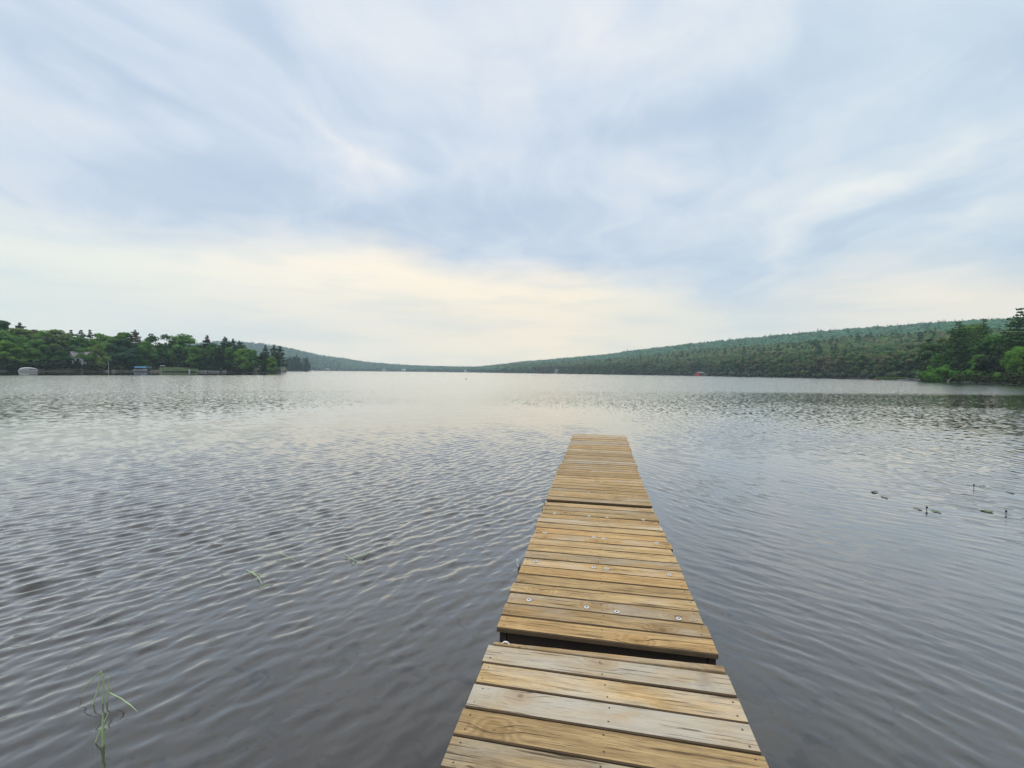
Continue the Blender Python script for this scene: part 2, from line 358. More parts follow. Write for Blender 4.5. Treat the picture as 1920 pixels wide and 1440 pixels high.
def water_mat():
    m, t = mat('lake_water')
    geo = t.n('ShaderNodeNewGeometry'); pos = geo.outputs['Position']
    at_ = t.n('ShaderNodeAttribute', attribute_name='Col')
    sp = t.n('ShaderNodeSeparateColor', {0: at_.outputs['Color']})
    loss, calm, _ = sp.outputs          # share of the ripples too fine for the mesh; how ruffled the water is here
    def slope(rot, sc_, str_, w):
        mp = t.n('ShaderNodeMapping', {'Vector': pos, 'Rotation': (0, 0, rot), 'Scale': (sc_, sc_*str_, 1)}).outputs[0]
        return t.v('SUBTRACT', t.noise(mp, 1., 3, .55, out='Color', w=w), (.5, .5, .5))
    s1 = slope(math.radians(25), 7.5, .45, 1.)
    s2 = slope(math.radians(-10), 9., .55, 2.)
    s3 = slope(math.radians(-35), 3.1, .45, 3.)
    wl = t.m('MULTIPLY', loss, calm)
    n = t.v('ADD', t.v('MULTIPLY', s1, t.comb(t.m('MULTIPLY', wl, WAVE_FAR), t.m('MULTIPLY', wl, WAVE_FAR), 0.)),
            t.v('MULTIPLY', s2, t.comb(t.m('MULTIPLY', t.m('MAXIMUM', t.m('MULTIPLY', calm, .25), wl), WAVE_FINE), t.m('MULTIPLY', t.m('MAXIMUM', t.m('MULTIPLY', calm, .25), wl), WAVE_FINE), 0.)))
    n = t.v('ADD', n, t.v('MULTIPLY', s3, t.comb(t.m('MULTIPLY', wl, WAVE_FAR*.35), t.m('MULTIPLY', wl, WAVE_FAR*.35), 0.)))
    N0 = t.v('NORMALIZE', t.v('ADD', geo.outputs['Normal'], n))
    # facets that would mirror the water itself are hidden behind crests: fold their reflection back above the lake
    I = geo.outputs['Incoming']
    dt = t.m('MULTIPLY', t.v('DOT_PRODUCT', I, N0), 2.)
    Rv = t.v('SUBTRACT', t.v('MULTIPLY', N0, t.comb(dt, dt, dt)), I)
    rs = t.n('ShaderNodeSeparateXYZ', {0: Rv}).outputs
    R2 = t.comb(rs[0], rs[1], t.m('MAXIMUM', t.m('ABSOLUTE', rs[2]), .012))
    N = t.v('NORMALIZE', t.v('ADD', I, t.v('NORMALIZE', R2)))
    NF = t.v('NORMALIZE', t.v('ADD', geo.outputs['Normal'], t.v('MULTIPLY', n, (.3, .3, .3))))
    cosv = t.m('ABSOLUTE', t.v('DOT_PRODUCT', NF, geo.outputs['Incoming']))
    fr = t.m('ADD', t.m('MULTIPLY', t.m('POWER', t.m('SUBTRACT', 1., cosv, clamp=True), 2.55), .975), .02, clamp=True)
    gl = t.n('ShaderNodeBsdfGlossy', {'Color': (.99, .985, .965, 1), 'Roughness': .03, 'Normal': N})
    murk = t.n('ShaderNodeBsdfDiffuse', {0: t.mix(t.noise(pos, .35, 3), (.040, .036, .037), (.048, .041, .038)) , 'Normal': N})
    tr = t.n('ShaderNodeBsdfTransparent', {0: (.80, .78, .72, 1)})
    body = t.n('ShaderNodeMixShader', {0: .36, 1: tr.outputs[0], 2: murk.outputs[0]})
    mx = t.n('ShaderNodeMixShader', {0: fr, 1: body.outputs[0], 2: gl.outputs[0]})
    t.n('ShaderNodeOutputMaterial', {0: mx.outputs[0]})
    return m
WAVE_FAR, WAVE_FINE = .78, .24

# ------------------------------------------------------------------ terrain: one sheet from the shore behind the camera to the far hills
def tab(pts): 
    a = np.array([az_of(p) if p < 4000 else math.radians(p-5000) for p, _ in pts]); v = np.array([q/cosx(az_of(p)) if p < 4000 else q for p, q in pts], float); return a, v
BACK_L = [(5000-180, 9.), (5000-120, 9.), (5000-95, 40.), (5000-75, 140)]
SH = tab(BACK_L + [(-60, 178), (0, 183), (100, 198), (180, 212), (270, 233), (420, 262), (500, 285), (531, 298), (536, 303), (536.6, 700), (577, 700), (580, 1500), (650, 1750), (760, 1850), (870, 1700), (940, 1250), (1060, 940), (1180, 690), (1300, 570), (1380, 460), (1460, 385), (1560, 330), (1640, 292), (1700, 262), (1737, 240), (1739, 160), (1780, 150), (1850, 128), (1920, 108), (2040, 84), (5055, 62), (5075, 30), (5110, 9), (5180, 9)])
def el_tab(pts): return np.array([az_of(p[0]) for p in pts]), np.array([math.tan(el_of(*p)) for p in pts])
FAR = el_tab([(-400, 670), (200, 665), (330, 652), (410, 643), (455, 644), (490, 647), (533, 654), (560, 660), (602, 670), (643, 675), (670, 680), (703, 684), (758, 688), (790, 690), (877, 692), (900, 692), (940, 688), (985, 682), (1020, 680), (1071, 675.5), (1130, 671), (1180, 664), (1215, 660), (1290, 652), (1365, 645), (1460, 636), (1507, 632), (1590, 625), (1673, 620), (1760, 614), (1858, 609), (1920, 606), (2100, 602), (2600, 600)])
NEAR_Y = el_tab([(-400, 692), (500, 692), (900, 697.2), (1060, 692), (1180, 684), (1300, 671), (1380, 665), (1440, 662), (1523, 656), (1590, 649), (1673, 645), (1757, 643), (1920, 640), (2600, 640)])
AZG = np.radians(np.arange(-180, 180.01, .2)); 
def wob(x, f): return np.sin(x*f)+.6*np.sin(x*f*2.3+1.3)+.4*np.sin(x*f*5.1+.7)
def build_heights():
    sh = np.interp(AZG, *SH)
    sh = sh*(1+.006*wob(AZG, 90))
    u1 = np.array([.02, .1, .3, .5, .7, .85, .93, .97, .985, .992, .996, .998, 1, 1.002, 1.004, 1.007, 1.011, 1.017, 1.025, 1.035, 1.05, 1.07, 1.1, 1.14, 1.2, 1.26])
    RA = np.array([np.concatenate([q*u1, np.geomspace(q*1.3, 3200, 90)]) for q in sh]); H = np.zeros_like(RA)
    far = np.interp(AZG, *FAR); near = np.interp(AZG, *NEAR_Y)
    aL, aT, aR = az_of(0), az_of(536.3), az_of(1738)
    for i, a in enumerate(AZG):
        s = sh[i]
        if a < az_of(536.3):                        # left bank, then open water and the far hill
            r = [0, s*.9, s-3, s, s+8, s+45, s+110, s+150, s+160, 1500, 1600, 2700, 4200]
            h = [-1.2, -1.2, -.4, .05, .9, 3.2, 4, 2, -1, -1, 1, (far[i]*2700+CAM_Z), 60]
            if a < math.radians(-75): r = [0, s*.6, s, s+10, s+40, 300, 5000]; h = [-1.0, -.6, .05, 1.2, 3, 12, 60]
        elif a < az_of(582):
            r = [0, s-30, s, s+15, 1000, 1500, 2700, 4200]; h = [-1.2, -1.2, .2, 1.5, 2, 3, far[i]*2700+CAM_Z, 40]
        elif a < az_of(900):
            r = [0, s-60, s, s+60, 2700, 4300]; h = [-1.2, -1.2, .2, 3, far[i]*2700+CAM_Z, 20]
        elif a < math.radians(60):
            w = np.clip((a-az_of(900))/(az_of(1300)-az_of(900)), 0, 1)
            rf = 2300*(1-w)+1500*w; rn = s+(rf-s)*(.30*w+.15)
            rp = max(s, 1)
            r = [0, rp*.93, rp-1, rp, rp+12, max(rn, rp+60), rf, rf+1500]
            h = [-1.2, -1.2, -.3, .1, 1.4, near[i]*rn+CAM_Z, far[i]*rf+CAM_Z, 30]
            if a > az_of(1739):
                r = [0, rp*.93, rp-1, rp, rp+8, rp+60, 420, 700, rf, rf+1500]
                h = [-1.2, -1.2, -.3, .1, 1.0, 2.5, 6, near[i]*700+CAM_Z, far[i]*rf+CAM_Z, 30]
        else:
            r = [0, s*.6, s, s+10, s+40, 300, 5000]; h = [-1.0, -.6, .05, 1.2, 3, 20, 60]
        H[i] = np.interp(RA[i], r, h)
    return RA, H
RGA, HG = build_heights()
def ground(x, y):
    a = np.arctan2(x, y); r = np.hypot(x, y)
    fi = (float(a)-AZG[0])/(AZG[1]-AZG[0]); i = min(max(int(fi), 0), len(AZG)-2); u = fi-i
    return np.interp(r, RGA[i], HG[i])*(1-u)+np.interp(r, RGA[i+1], HG[i+1])*u
def grid_faces(n, m):
    i = np.arange(n-1)[:, None]; j = np.arange(m-1)[None, :]
    a = (i*m+j); return np.stack([a, a+1, a+m+1, a+m], -1).reshape(-1, 4)
def build_terrain():
    A = AZG[:, None]+0*RGA; R = RGA
    V = np.stack([R*np.sin(A), R*np.cos(A), HG], -1).reshape(-1, 3)
    o = mesh_obj('hills', V, grid_faces(*HG.shape)[:, ::-1].copy(), [ground_mat()], smooth=True)
    tag(o, kind='structure')
    # lakebed sheet lying just above the sunken part of the land, near the dock
    n = 60; xs = np.linspace(-30, 30, n)
    X, Y = np.meshgrid(xs, xs+14, indexing='ij')
    r = np.hypot(X, Y); Z = -.62-.035*np.clip(r, 0, 16)+.04*np.sin(X*2.1+Y)*np.sin(Y*1.7)
    o = mesh_obj('lakebed', np.stack([X, Y, Z], -1).reshape(-1, 3), grid_faces(n, n)[:, ::-1].copy(), [bed_mat()], smooth=True)
    tag(o, kind='structure')
    # mown strip on the left shore
    A2 = np.linspace(az_of(298), az_of(372), 60); rr = np.linspace(0, 16, 10)
    V = []
    for a in A2:
        s = float(np.interp(a, *SH))
        for q in rr:
            x, y = (s+1.0+q)*math.sin(a), (s+1.0+q)*math.cos(a); V.append((x, y, max(.35, float(ground(np.float64(x), np.float64(y))))+.25+.07*q))
    o = mesh_obj('lawn', V, grid_faces(60, 10), [lawn_mat()], smooth=True); tag(o, kind='structure')
build_terrain()

# ------------------------------------------------------------------ water
def build_water():
    rows = [.35]
    while rows[-1] < 45: rows.append(rows[-1]+max(.014, rows[-1]*.0026))
    rows = np.array(rows)
    dr = np.gradient(rows)
    az = np.radians(np.arange(-78, 62.01, .1))
    A, R = np.meshgrid(az, rows, indexing='ij')
    X = R*np.sin(A); Y = R*np.cos(A); res = np.broadcast_to(dr, X.shape)
    def smooth(x, a, b): u = np.clip((x-a)/(b-a), 0, 1); return u*u*(3-2*u)
    def patch(x, y, s, seed):
        g = np.random.default_rng(seed); o = 0
        for k in range(7):
            th = g.uniform(0, 2*PI); f = s*g.uniform(.5, 1.8); o = o+np.sin(f*(x*math.cos(th)+y*math.sin(th))+g.uniform(0, 6.28))
        return o/2.6
    left = smooth(-X, -.9, .1)
    near_fade = smooth(R, 1.5, 6.0)
    # how ruffled the surface is, left and right of the dock
    ampL = left*(.22+.78*near_fade)*(1+.14*patch(X, Y, .5, 3))*(1-.45*smooth(R, 6, 18))
    d_ = np.clip(X-.6, 0, 99)
    ampR = smooth(X, .3, 1.6)*(.30+.25*smooth(R, 3, 9)) *(1+.75*patch(X, Y, .8, 5))*(.35+.65*smooth(R, 1.4, 4))
    ampF = smooth(R, 9, 17)*(.65+.12*patch(X, Y, .25, 9))
    ampR = np.maximum(ampR, 0); ampL = np.maximum(ampL, 0); ampF = np.maximum(ampF, 0)
    Z = np.zeros_like(X); lost = np.zeros_like(X); tot = 0
    def train(n, crest_az, spread, lmin, lmax, slope, amp, seed, warp=0):
        nonlocal Z, lost, tot
        g = np.random.default_rng(seed)
        ls = np.exp(g.uniform(math.log(lmin), math.log(lmax), n))
        wx = X + warp*patch(X, Y, .9, seed+1); wy = Y + warp*patch(X, Y, .9, seed+2)
        for lam in ls:
            th = math.radians(crest_az+90+g.normal(0, spread)); k = 2*PI/lam
            a = slope/k*math.sqrt(2/n)*g.uniform(.6, 1.4)
            ph = k*(wx*math.sin(th)+wy*math.cos(th))+g.uniform(0, 6.28)
            keep = 1-smooth(res, lam*.14, lam*.30)
            s_ = np.sin(ph); Z += a*amp*keep*(s_-.28*np.cos(2*ph)); lost += amp*(1-keep)/n
    train(64, 33, 20, .115, .27, .150, ampL, 11, .06)
    train(14, 20, 32, .09, .18, .05, ampL, 12, .05)
    train(6, 40, 12, .7, 1.4, .008, ampL, 13, .1)
    train(36, -47, 18, .11, .30, .110, ampR, 21, .2)
    train(10, -30, 22, .5, 1.1, .018, ampR, 22, .16)
    train(18, 10, 55, .18, .40, .09, ampF*smooth(X, .4, 3), 31, .1)
    V = np.stack([X, Y, Z], -1).reshape(-1, 3)
    bandR = lambda A_, R_: 1-.62*smooth(A_, az_of(1150), az_of(1500))*smooth(R_*np.cos(A_-YAW), 24, 29)*(1-smooth(R_*np.cos(A_-YAW), 42, 52))
    col = np.ones(V.shape[:1]+(4,)); keepf = (1-smooth(res, .035, .10))
    calmf = np.clip(.25+.75*np.maximum(np.maximum(ampL, ampR*.55), ampF), 0, 1)*(1-(1-bandR(A, R))*1.0)
    col[:, 0] = (1-keepf).ravel(); col[:, 1] = calmf.ravel()
    F = grid_faces(len(az), len(rows))[:, ::-1].copy()
    # outer sheet: ring to the far shores and the fan behind the camera
    def outer(az2, rows2, off):
        A2, R2 = np.meshgrid(az2, rows2, indexing='ij')
        v = np.stack([R2*np.sin(A2), R2*np.cos(A2), 0*A2], -1).reshape(-1, 3); f = grid_faces(len(az2), len(rows2))[:, ::-1]+off
        c = np.ones((len(v), 4)); px_l = az_of(536)
        ca = np.ones_like(A2)
        # lee of the left bank and of the right point: glassy water near the shore
        shr = np.interp(A2, *SH)
        leeL = smooth(R2, shr*.50, shr*.56)*(A2 < px_l)*(1-smooth(A2, az_of(470), az_of(545))*.8)
        ca = 1-.93*leeL
        ca = ca*bandR(A2, R2)
        c[:, 1] = ca.ravel()
        return v, f, c
    r2 = np.concatenate([[rows[-1]], np.geomspace(47, 3130, 150)])
    v2, f2, c2 = outer(np.radians(np.arange(-78, 62.01, .5)), r2, len(V))
    r3 = np.concatenate([[.35], np.geomspace(.5, 3130, 60)])
    v3, f3, c3 = outer(np.radians(np.arange(62, 282.01, 2)), r3, len(V)+len(v2)); c3[:, 0] = 1; c3[:, 1] = .5
    c4 = np.ones((1, 4))
    Vv = np.concatenate([V, v2, v3]); Ff = np.concatenate([F, f2, f3]); cc = np.concatenate([col, c2, c3])
    o = mesh_obj('water', Vv, Ff, [water_mat()], col=cc, smooth=True); tag(o, kind='structure')
build_water()

# ------------------------------------------------------------------ foliage shapes
ICO = None
def ico(sub=1):
    import bmesh
    b = bmesh.new(); bmesh.ops.create_icosphere(b, subdivisions=sub, radius=1)
    v = np.array([x.co[:] for x in b.verts]); f = np.array([[q.index for q in p.verts] for p in b.faces]); b.free(); return v, f
ICO1 = ico(1); ICO2 = ico(2)
def lump(v, g, amt=.22):
    ph = g.uniform(0, 6.28, (4, 3)); fr = g.uniform(1.5, 4.5, (4, 3)); o = 0
    for k in range(4): o = o+np.sin(v[:, 0]*fr[k, 0]+ph[k, 0])*np.sin(v[:, 1]*fr[k, 1]+ph[k, 1])*np.sin(v[:, 2]*fr[k, 2]+ph[k, 2])
    return v*(1+amt*o)[:, None]
def cards(P, D, size, g, flat=None):
    """small kite faces at P, facing roughly D"""
    n = len(P); N = D+g.normal(0, .55, (n, 3)); N /= np.linalg.norm(N, axis=1)[:, None]
    T = np.cross(N, g.normal(0, 1, (n, 3))); T /= np.linalg.norm(T, axis=1)[:, None]; B = np.cross(N, T)
    s = (size*g.uniform(.6, 1.4, n))[:, None]
    V = np.stack([P-T*s, P+B*s*.6, P+T*s, P-B*s*.6], 1).reshape(-1, 3)
    F = np.arange(4*n).reshape(n, 4)
    c = np.repeat(g.uniform(.72, 1.28, n), 4)
    return V, F, c
def crown_mesh(seed, h=20, w=9, n=3000, size=.42, base=.22, blobs=16, tip=0.0):
    """broad leafed crown: leaves spread over many overlapping clumps with gaps between"""
    g = np.random.default_rng(seed)
    cen = []; rad = []
    for k in range(blobs):
        u = g.uniform(0, 1)**.8; z = h*(base+(1-base)*u*.92)
        prof = math.sin(PI*min(1, (.16+u*.80)))**.6*(1-tip*u)
        th = g.uniform(0, 2*PI); rr = w*.5*prof*g.uniform(.35, .8)
        r = w*g.uniform(.15, .26)*(1-.3*u)
        cen.append((rr*math.cos(th), rr*math.sin(th), min(z, h-r*.8))); rad.append(r)
    cen.append((0, 0, h*.84)); rad.append(w*.2)
    cen = np.array(cen); rad = np.array(rad)
    k = g.choice(len(cen), n, p=rad**2/(rad**2).sum())
    D = g.normal(0, 1, (n, 3)); D[:, 2] = D[:, 2]*.8+.25; D /= np.linalg.norm(D, axis=1)[:, None]
    P = cen[k]+D*(rad[k]*g.uniform(.72, 1.12, n))[:, None]*np.array([1, 1, .8])
    V, F, c = cards(P, D, size, g)
    Vs = [V]; Fq = [F]; cs = [c]; off = len(V)
    for q in range(len(cen)):
        v, f = ICO1; v = lump(v, g, .2)*rad[q]*.80*np.array([1, 1, .8])+cen[q]
        f4 = np.concatenate([f, f[:, 2:3]], 1)
        Vs.append(v); Fq.append(f4+off); cs.append(np.full(len(v), .85)); off += len(v)
    return np.concatenate(Vs), np.concatenate(Fq), np.concatenate(cs)
def pine_mesh(seed, h=20, w=8, whorls=15, size=.34, base=.18, flat=True, per=6, irr=.35, cone=1.0):
    """white pine: tiers of flat, slightly rising boughs with air between them"""
    g = np.random.default_rng(seed); Ps = []; Ds = []; tubes = []
    for k in range(whorls):
        u = k/(whorls-1); z = h*(base+(.97-base)*u)
        L0 = w*.5*(max(.06, (1-u))**.75*cone+(1-cone)*.7*math.sin(PI*(u*.85+.12)))
        m = per if u < .85 else 4
        for j in range(m):
            th = 2*PI*(j+g.uniform(-.3, .3))/m+k*1.3; L = L0*g.uniform(1-irr, 1+irr*.6)
            if g.uniform() < .08: L *= 1.35
            rise = g.uniform(-.02, .16) if u < .7 else g.uniform(.15, .5)
            nn = int(9+26*L/(w*.5))
            s = g.uniform(.28, 1.0, nn)**.75
            side = g.normal(0, .13, nn)*L*(1.15-s*.6)
            P = np.stack([math.cos(th)*s*L-math.sin(th)*side, math.sin(th)*s*L+math.cos(th)*side, z+rise*s*L+.25*s**2*L*.2+g.normal(0, .05*w/8, nn)], 1)
            Ps.append(P); Ds.append(np.tile([0, 0, 1.], (nn, 1))+g.normal(0, .12, (nn, 3)))
            tubes.append([(0, 0, z), (math.cos(th)*L*.8, math.sin(th)*L*.8, z+rise*L*.8)])
    P = np.concatenate(Ps); D = np.concatenate(Ds)
    V, F, c = cards(P, D, size, g)
    return V, F, c, tubes
def col4(c, tint=(1, 1, 1)): 
    o = np.ones((len(c), 4)); o[:, :3] = np.asarray(c)[:, None]*np.array(tint); return o

# trees that can be told apart: built once per kind, then copied part by part
PROTO = {}
def proto(kind):
    if kind in PROTO: return PROTO[kind]
    g = random.Random(hash_(kind))
    nm, v = kind
    S = 100+v*7+len(nm)
    if nm == 'leafy':
        V, F, c = crown_mesh(S, 20, [10, 12, 9, 14][v % 4], 3400, .40, [.2, .12, .3, .15][v % 4], 20)
        tubes = [[(0, 0, 6), (2.2, .5, 11)], [(0, 0, 7), (-2, 1, 12)], [(0, 0, 8), (.4, -2, 13)]]; name = 'leafy_tree'; mt = M_LEAF
    elif nm == 'bushy':                         # foliage down to the ground
        V, F, c = crown_mesh(S, 20, [14, 16, 12][v % 3], 3800, .42, .02, 26, .1); tubes = []; name = 'leafy_tree'; mt = M_LEAF
    elif nm == 'lacy':
        V, F, c = crown_mesh(S, 20, 9, 1500, .36, .45, 15); nq = 1500; F = F[:nq]; V = V[:nq*4]; c = c[:nq*4]; tubes = [[(0, 0, 9), (2.5, .5, 16)], [(0, 0, 9), (-2.4, .8, 15)]]; name = 'leafy_tree'; mt = M_LEAF
    elif nm == 'pine':
        V, F, c, tubes = pine_mesh(S, 20, [9, 10, 8][v % 3], 17, .50, .2, per=8, irr=.45, cone=.6); name = 'pine_tree'; mt = M_NEEDLE
    elif nm == 'umbrella':                      # tall bare stem and a flat-topped tuft
        V, F, c, tubes = pine_mesh(S, 20, 8.5, 13, .52, .45, per=8, irr=.5, cone=.3); name = 'pine_tree'; mt = M_NEEDLE
    elif nm == 'bigpine':
        V, F, c, tubes = pine_mesh(S, 20, [16, 14, 14][v % 3], 22, .34, .08, per=11, irr=.38, cone=.9); name = 'pine_tree'; mt = M_NEEDLE
    elif nm == 'nearleafy':
        V, F, c = crown_mesh(S, 12, [11, 13, 10][v % 3], 6500, .24, .03, 30); tubes = []; name = 'leafy_tree'; mt = M_LEAF
    elif nm == 'shrub':
        V, F, c = crown_mesh(S, 4, 6, 2600, .17, .0, 16); tubes = []; name = 'shrub'; mt = M_LEAF
    H = V[:, 2].max()
    PROTO[kind] = dict(V=V, F=F, c=c, tubes=tubes, name=name, mt=mt, H=H, first=None)
    return PROTO[kind]
def hash_(k): return sum(ord(x) for x in k[0])+k[1]*31
def tree(kind, px, dist, top_y, label, cat, tint, group=None, wscale=1., z=None, rz=None):
    """stand a tree at a distance; its height is what the photograph shows of it"""
    p = proto(kind); x, y = at(px, dist)
    gz = float(ground(np.float64(x), np.float64(y))) if z is None else z
    top = CAM_Z+math.tan(el_of(px, top_y))*math.hypot(x, y)
    s = (top-gz)/p['H']
    rz = random.uniform(0, 6.28) if rz is None else rz
    if p['first'] is None:
        root = empty(p['name'], (x, y, gz), label, cat, group, rz)
        mb = MB(); h = p['H']*.93
        mb.tube([(0, 0, -.5), (.05, .03, h*.3), (-.1, .1, h*.65), (0, 0, h)], [.34*h/20, .26*h/20, .15*h/20, .04*h/20], 8)
        for tb in p['tubes']: mb.tube(tb, [.09*h/20, .03*h/20], 4, caps=False)
        trunk = mb.build('stem' if p['name'] == 'shrub' else 'trunk', M_BARK, root)
        crown = mesh_obj('foliage' if p['name'] == 'shrub' else 'crown', p['V'], p['F'], [p['mt']], root, col4(p['c']))
        p['first'] = (root, [trunk, crown])
    else:
        r0, ch = p['first']; root = r0.copy(); C.objects.link(root); root.location = (x, y, gz); root.rotation_euler = (0, 0, rz)
        root['label'] = label; root['category'] = cat
        if 'group' in root: del root['group']
        if group: root['group'] = group
        for c_ in ch:
            d = c_.copy(); C.objects.link(d); d.parent = root
            if c_ is ch[1]: crown = d
    k_ = wscale*(1.35 if kind[0] in ('bushy', 'leafy') else 1)
    root.scale = (s*k_, s*k_, s)
    crown.color = (*tint, 1)
    return root

G_DK = (.066, .155, .042); G_MD = (.110, .240, .046); G_BR = (.150, .295, .048); G_OL = (.175, .250, .075); G_PINE = (.065, .125, .052); G_RED = (.120, .110, .055); G_BLUE = (.045, .11, .055)
GL = 'trees along the left bank'
def D(px): return float(np.interp(az_of(px), *SH))*cosx(az_of(px))
LEFT = [ # kind, px, metres behind the shore, top y, tint, width, label, category
 (('leafy', 2), 2, 34, 600, G_DK, 1., 'tall dark leafy tree rising at the left edge of the wooded bank', 'tree'),
 (('bushy', 0), 12, 8, 636, G_BR, 1., 'bright green bushy tree at the water, leftmost on the bank', 'tree'),
 (('umbrella', 0), 38, 40, 604, G_RED, .8, 'reddish sparse-topped tree poking above the left end of the wood', 'tree'),
 (('leafy', 0), 34, 22, 614, G_OL, 1.2, 'olive crown under the reddish tree top at the left', 'tree'),
 (('leafy', 1), 62, 30, 616, G_RED, .9, 'dull brownish crown right of the tallest left tree tops', 'tree'),
 (('bushy', 1), 66, 10, 634, G_MD, .8, 'mid green tree standing directly behind the covered pontoon boat', 'tree'),
 (('leafy', 3), 82, 28, 618, G_BR, .8, 'light green crown between the brownish and the pale crowns', 'tree'),
 (('leafy', 0), 108, 30, 617, G_OL, 1., 'pale olive crown on the skyline above the dark gap', 'tree'),
 (('pine', 0), 134, 34, 618, G_PINE, .8, 'small dark pine top left of two more on the skyline', 'pine tree'),
 (('pine', 1), 153, 36, 618, G_PINE, .8, 'middle one of three small pine tops above the white house', 'pine tree'),
 (('pine', 2), 170, 34, 618, G_PINE, .8, 'right one of three small pine tops above the white house', 'pine tree'),
 (('bushy', 2), 116, 7, 656, G_DK, 1.15, 'low dark tree at the water, left of the white house', 'tree'),
 (('leafy', 2), 146, 26, 630, G_MD, 1.2, 'green crown directly behind the white house', 'tree'),
 (('leafy', 1), 196, 24, 624, G_BR, 1., 'yellow green crown right of the three small pine tops', 'tree'),
 (('bushy', 1), 184, 5, 643, G_OL, .62, 'pale olive tree half hiding the white house from the right', 'tree'),
 (('leafy', 0), 234, 32, 622, G_MD, .9, 'green crown just left of the flat-topped pine', 'tree'),
 (('umbrella', 1), 254, 30, 618, G_RED, .9, 'flat-topped pine with a reddish tuft above the blue-roofed boat', 'pine tree'),
 (('bushy', 1), 232, 12, 634, G_BLUE, 1.05, 'large domed tree behind the rocky shore left of the blue-roofed boat', 'tree'),
 (('bushy', 0), 272, 14, 638, G_MD, .9, 'domed tree behind the blue-roofed boat', 'tree'),
 (('lacy', 0), 284, 34, 625, G_DK, 1., 'open lacy tree top with sky showing through, left of its neighbour', 'tree'),
 (('lacy', 1), 312, 36, 626, G_DK, 1., 'open lacy tree top with sky showing through, above the pale birch', 'tree'),
 (('leafy', 2), 302, 18, 652, G_DK, .9, 'dark tree behind the small white canopy stand', 'tree'),
 (('leafy', 2), 325, 4, 658, (.085, .125, .055), .50, 'small pale birch-like tree standing alone on the lawn', 'tree'),
 (('leafy', 3), 346, 26, 625, G_MD, 1., 'tall round green crown behind the lawn', 'tree'),
 (('bushy', 2), 366, 12, 650, G_MD, 1., 'round green tree behind the white post on the lawn', 'tree'),
 (('pine', 1), 389, 24, 628, G_RED, .8, 'slim reddish pine top right of the tall round crown', 'pine tree'),
 (('umbrella', 2), 422, 20, 631, G_PINE, .9, 'tallest flat-topped pine near the tip of the bank', 'pine tree'),
 (('umbrella', 0), 437, 22, 634, G_PINE, .8, 'flat-topped pine just right of the tallest one near the tip', 'pine tree'),
 (('umbrella', 1), 449, 20, 638, G_PINE, .75, 'lower of the flat-topped pines, beside the blue far hill', 'pine tree'),
 (('pine', 0), 412, 6, 648, G_PINE, 1.25, 'broad dark pine with layered boughs down to the water', 'pine tree'),
 (('bushy', 0), 398, 12, 642, G_DK, .8, 'dark tree filling the gap left of the layered pine', 'tree'),
 (('bushy', 1), 452, 6, 652, G_BR, .75, 'bright green tree at the water right of the layered pine', 'tree'),
 (('bushy', 2), 474, 8, 655, G_MD, .8, 'lower green tree where the far blue hill shows above', 'tree'),
 (('bushy', 0), 492, 8, 660, G_DK, .7, 'dark low tree left of the end pines', 'tree'),
 (('pine', 2), 498, 7, 647, G_PINE, 1.0, 'left one of the three pines at the very tip', 'pine tree'),
 (('pine', 0), 514, 5, 647, G_PINE, 1.0, 'middle one of the three pines at the very tip', 'pine tree'),
 (('pine', 1), 525, 4, 648, G_PINE, 1.05, 'outermost pine at the tip, its boughs over the water', 'pine tree'),
 (('bushy', 1), 509, 2, 667, G_BR, .8, 'small bright tree below the end pines', 'tree'),
 (('bushy', 0), 90, 10, 648, G_BLUE, .75, 'bluish dark tree between pontoon boat and white house', 'tree'),
 (('bushy', 2), 40, 16, 630, G_MD, .8, 'green tree behind the left end of the pontoon boat', 'tree'),
 (('bushy', 2), 430, 12, 650, G_MD, .8, 'mid green tree below the tallest flat-topped pine', 'tree'),
 (('leafy', 3), 10, 20, 618, G_MD, 1., 'green crown at the left edge, above the bushy one', 'tree'),
 (('leafy', 1), 214, 26, 630, G_MD, .8, 'green crown between the yellow green and the domed trees', 'tree'),
]
for k, px, b, ty, tint, ws, lab, cat in LEFT:
    tree(k, px, D(px)+b, ty, lab, cat, tint, GL, ws*(1.25 if k[0] == 'pine' else 1.))
GR = 'trees and shrubs on the right point'
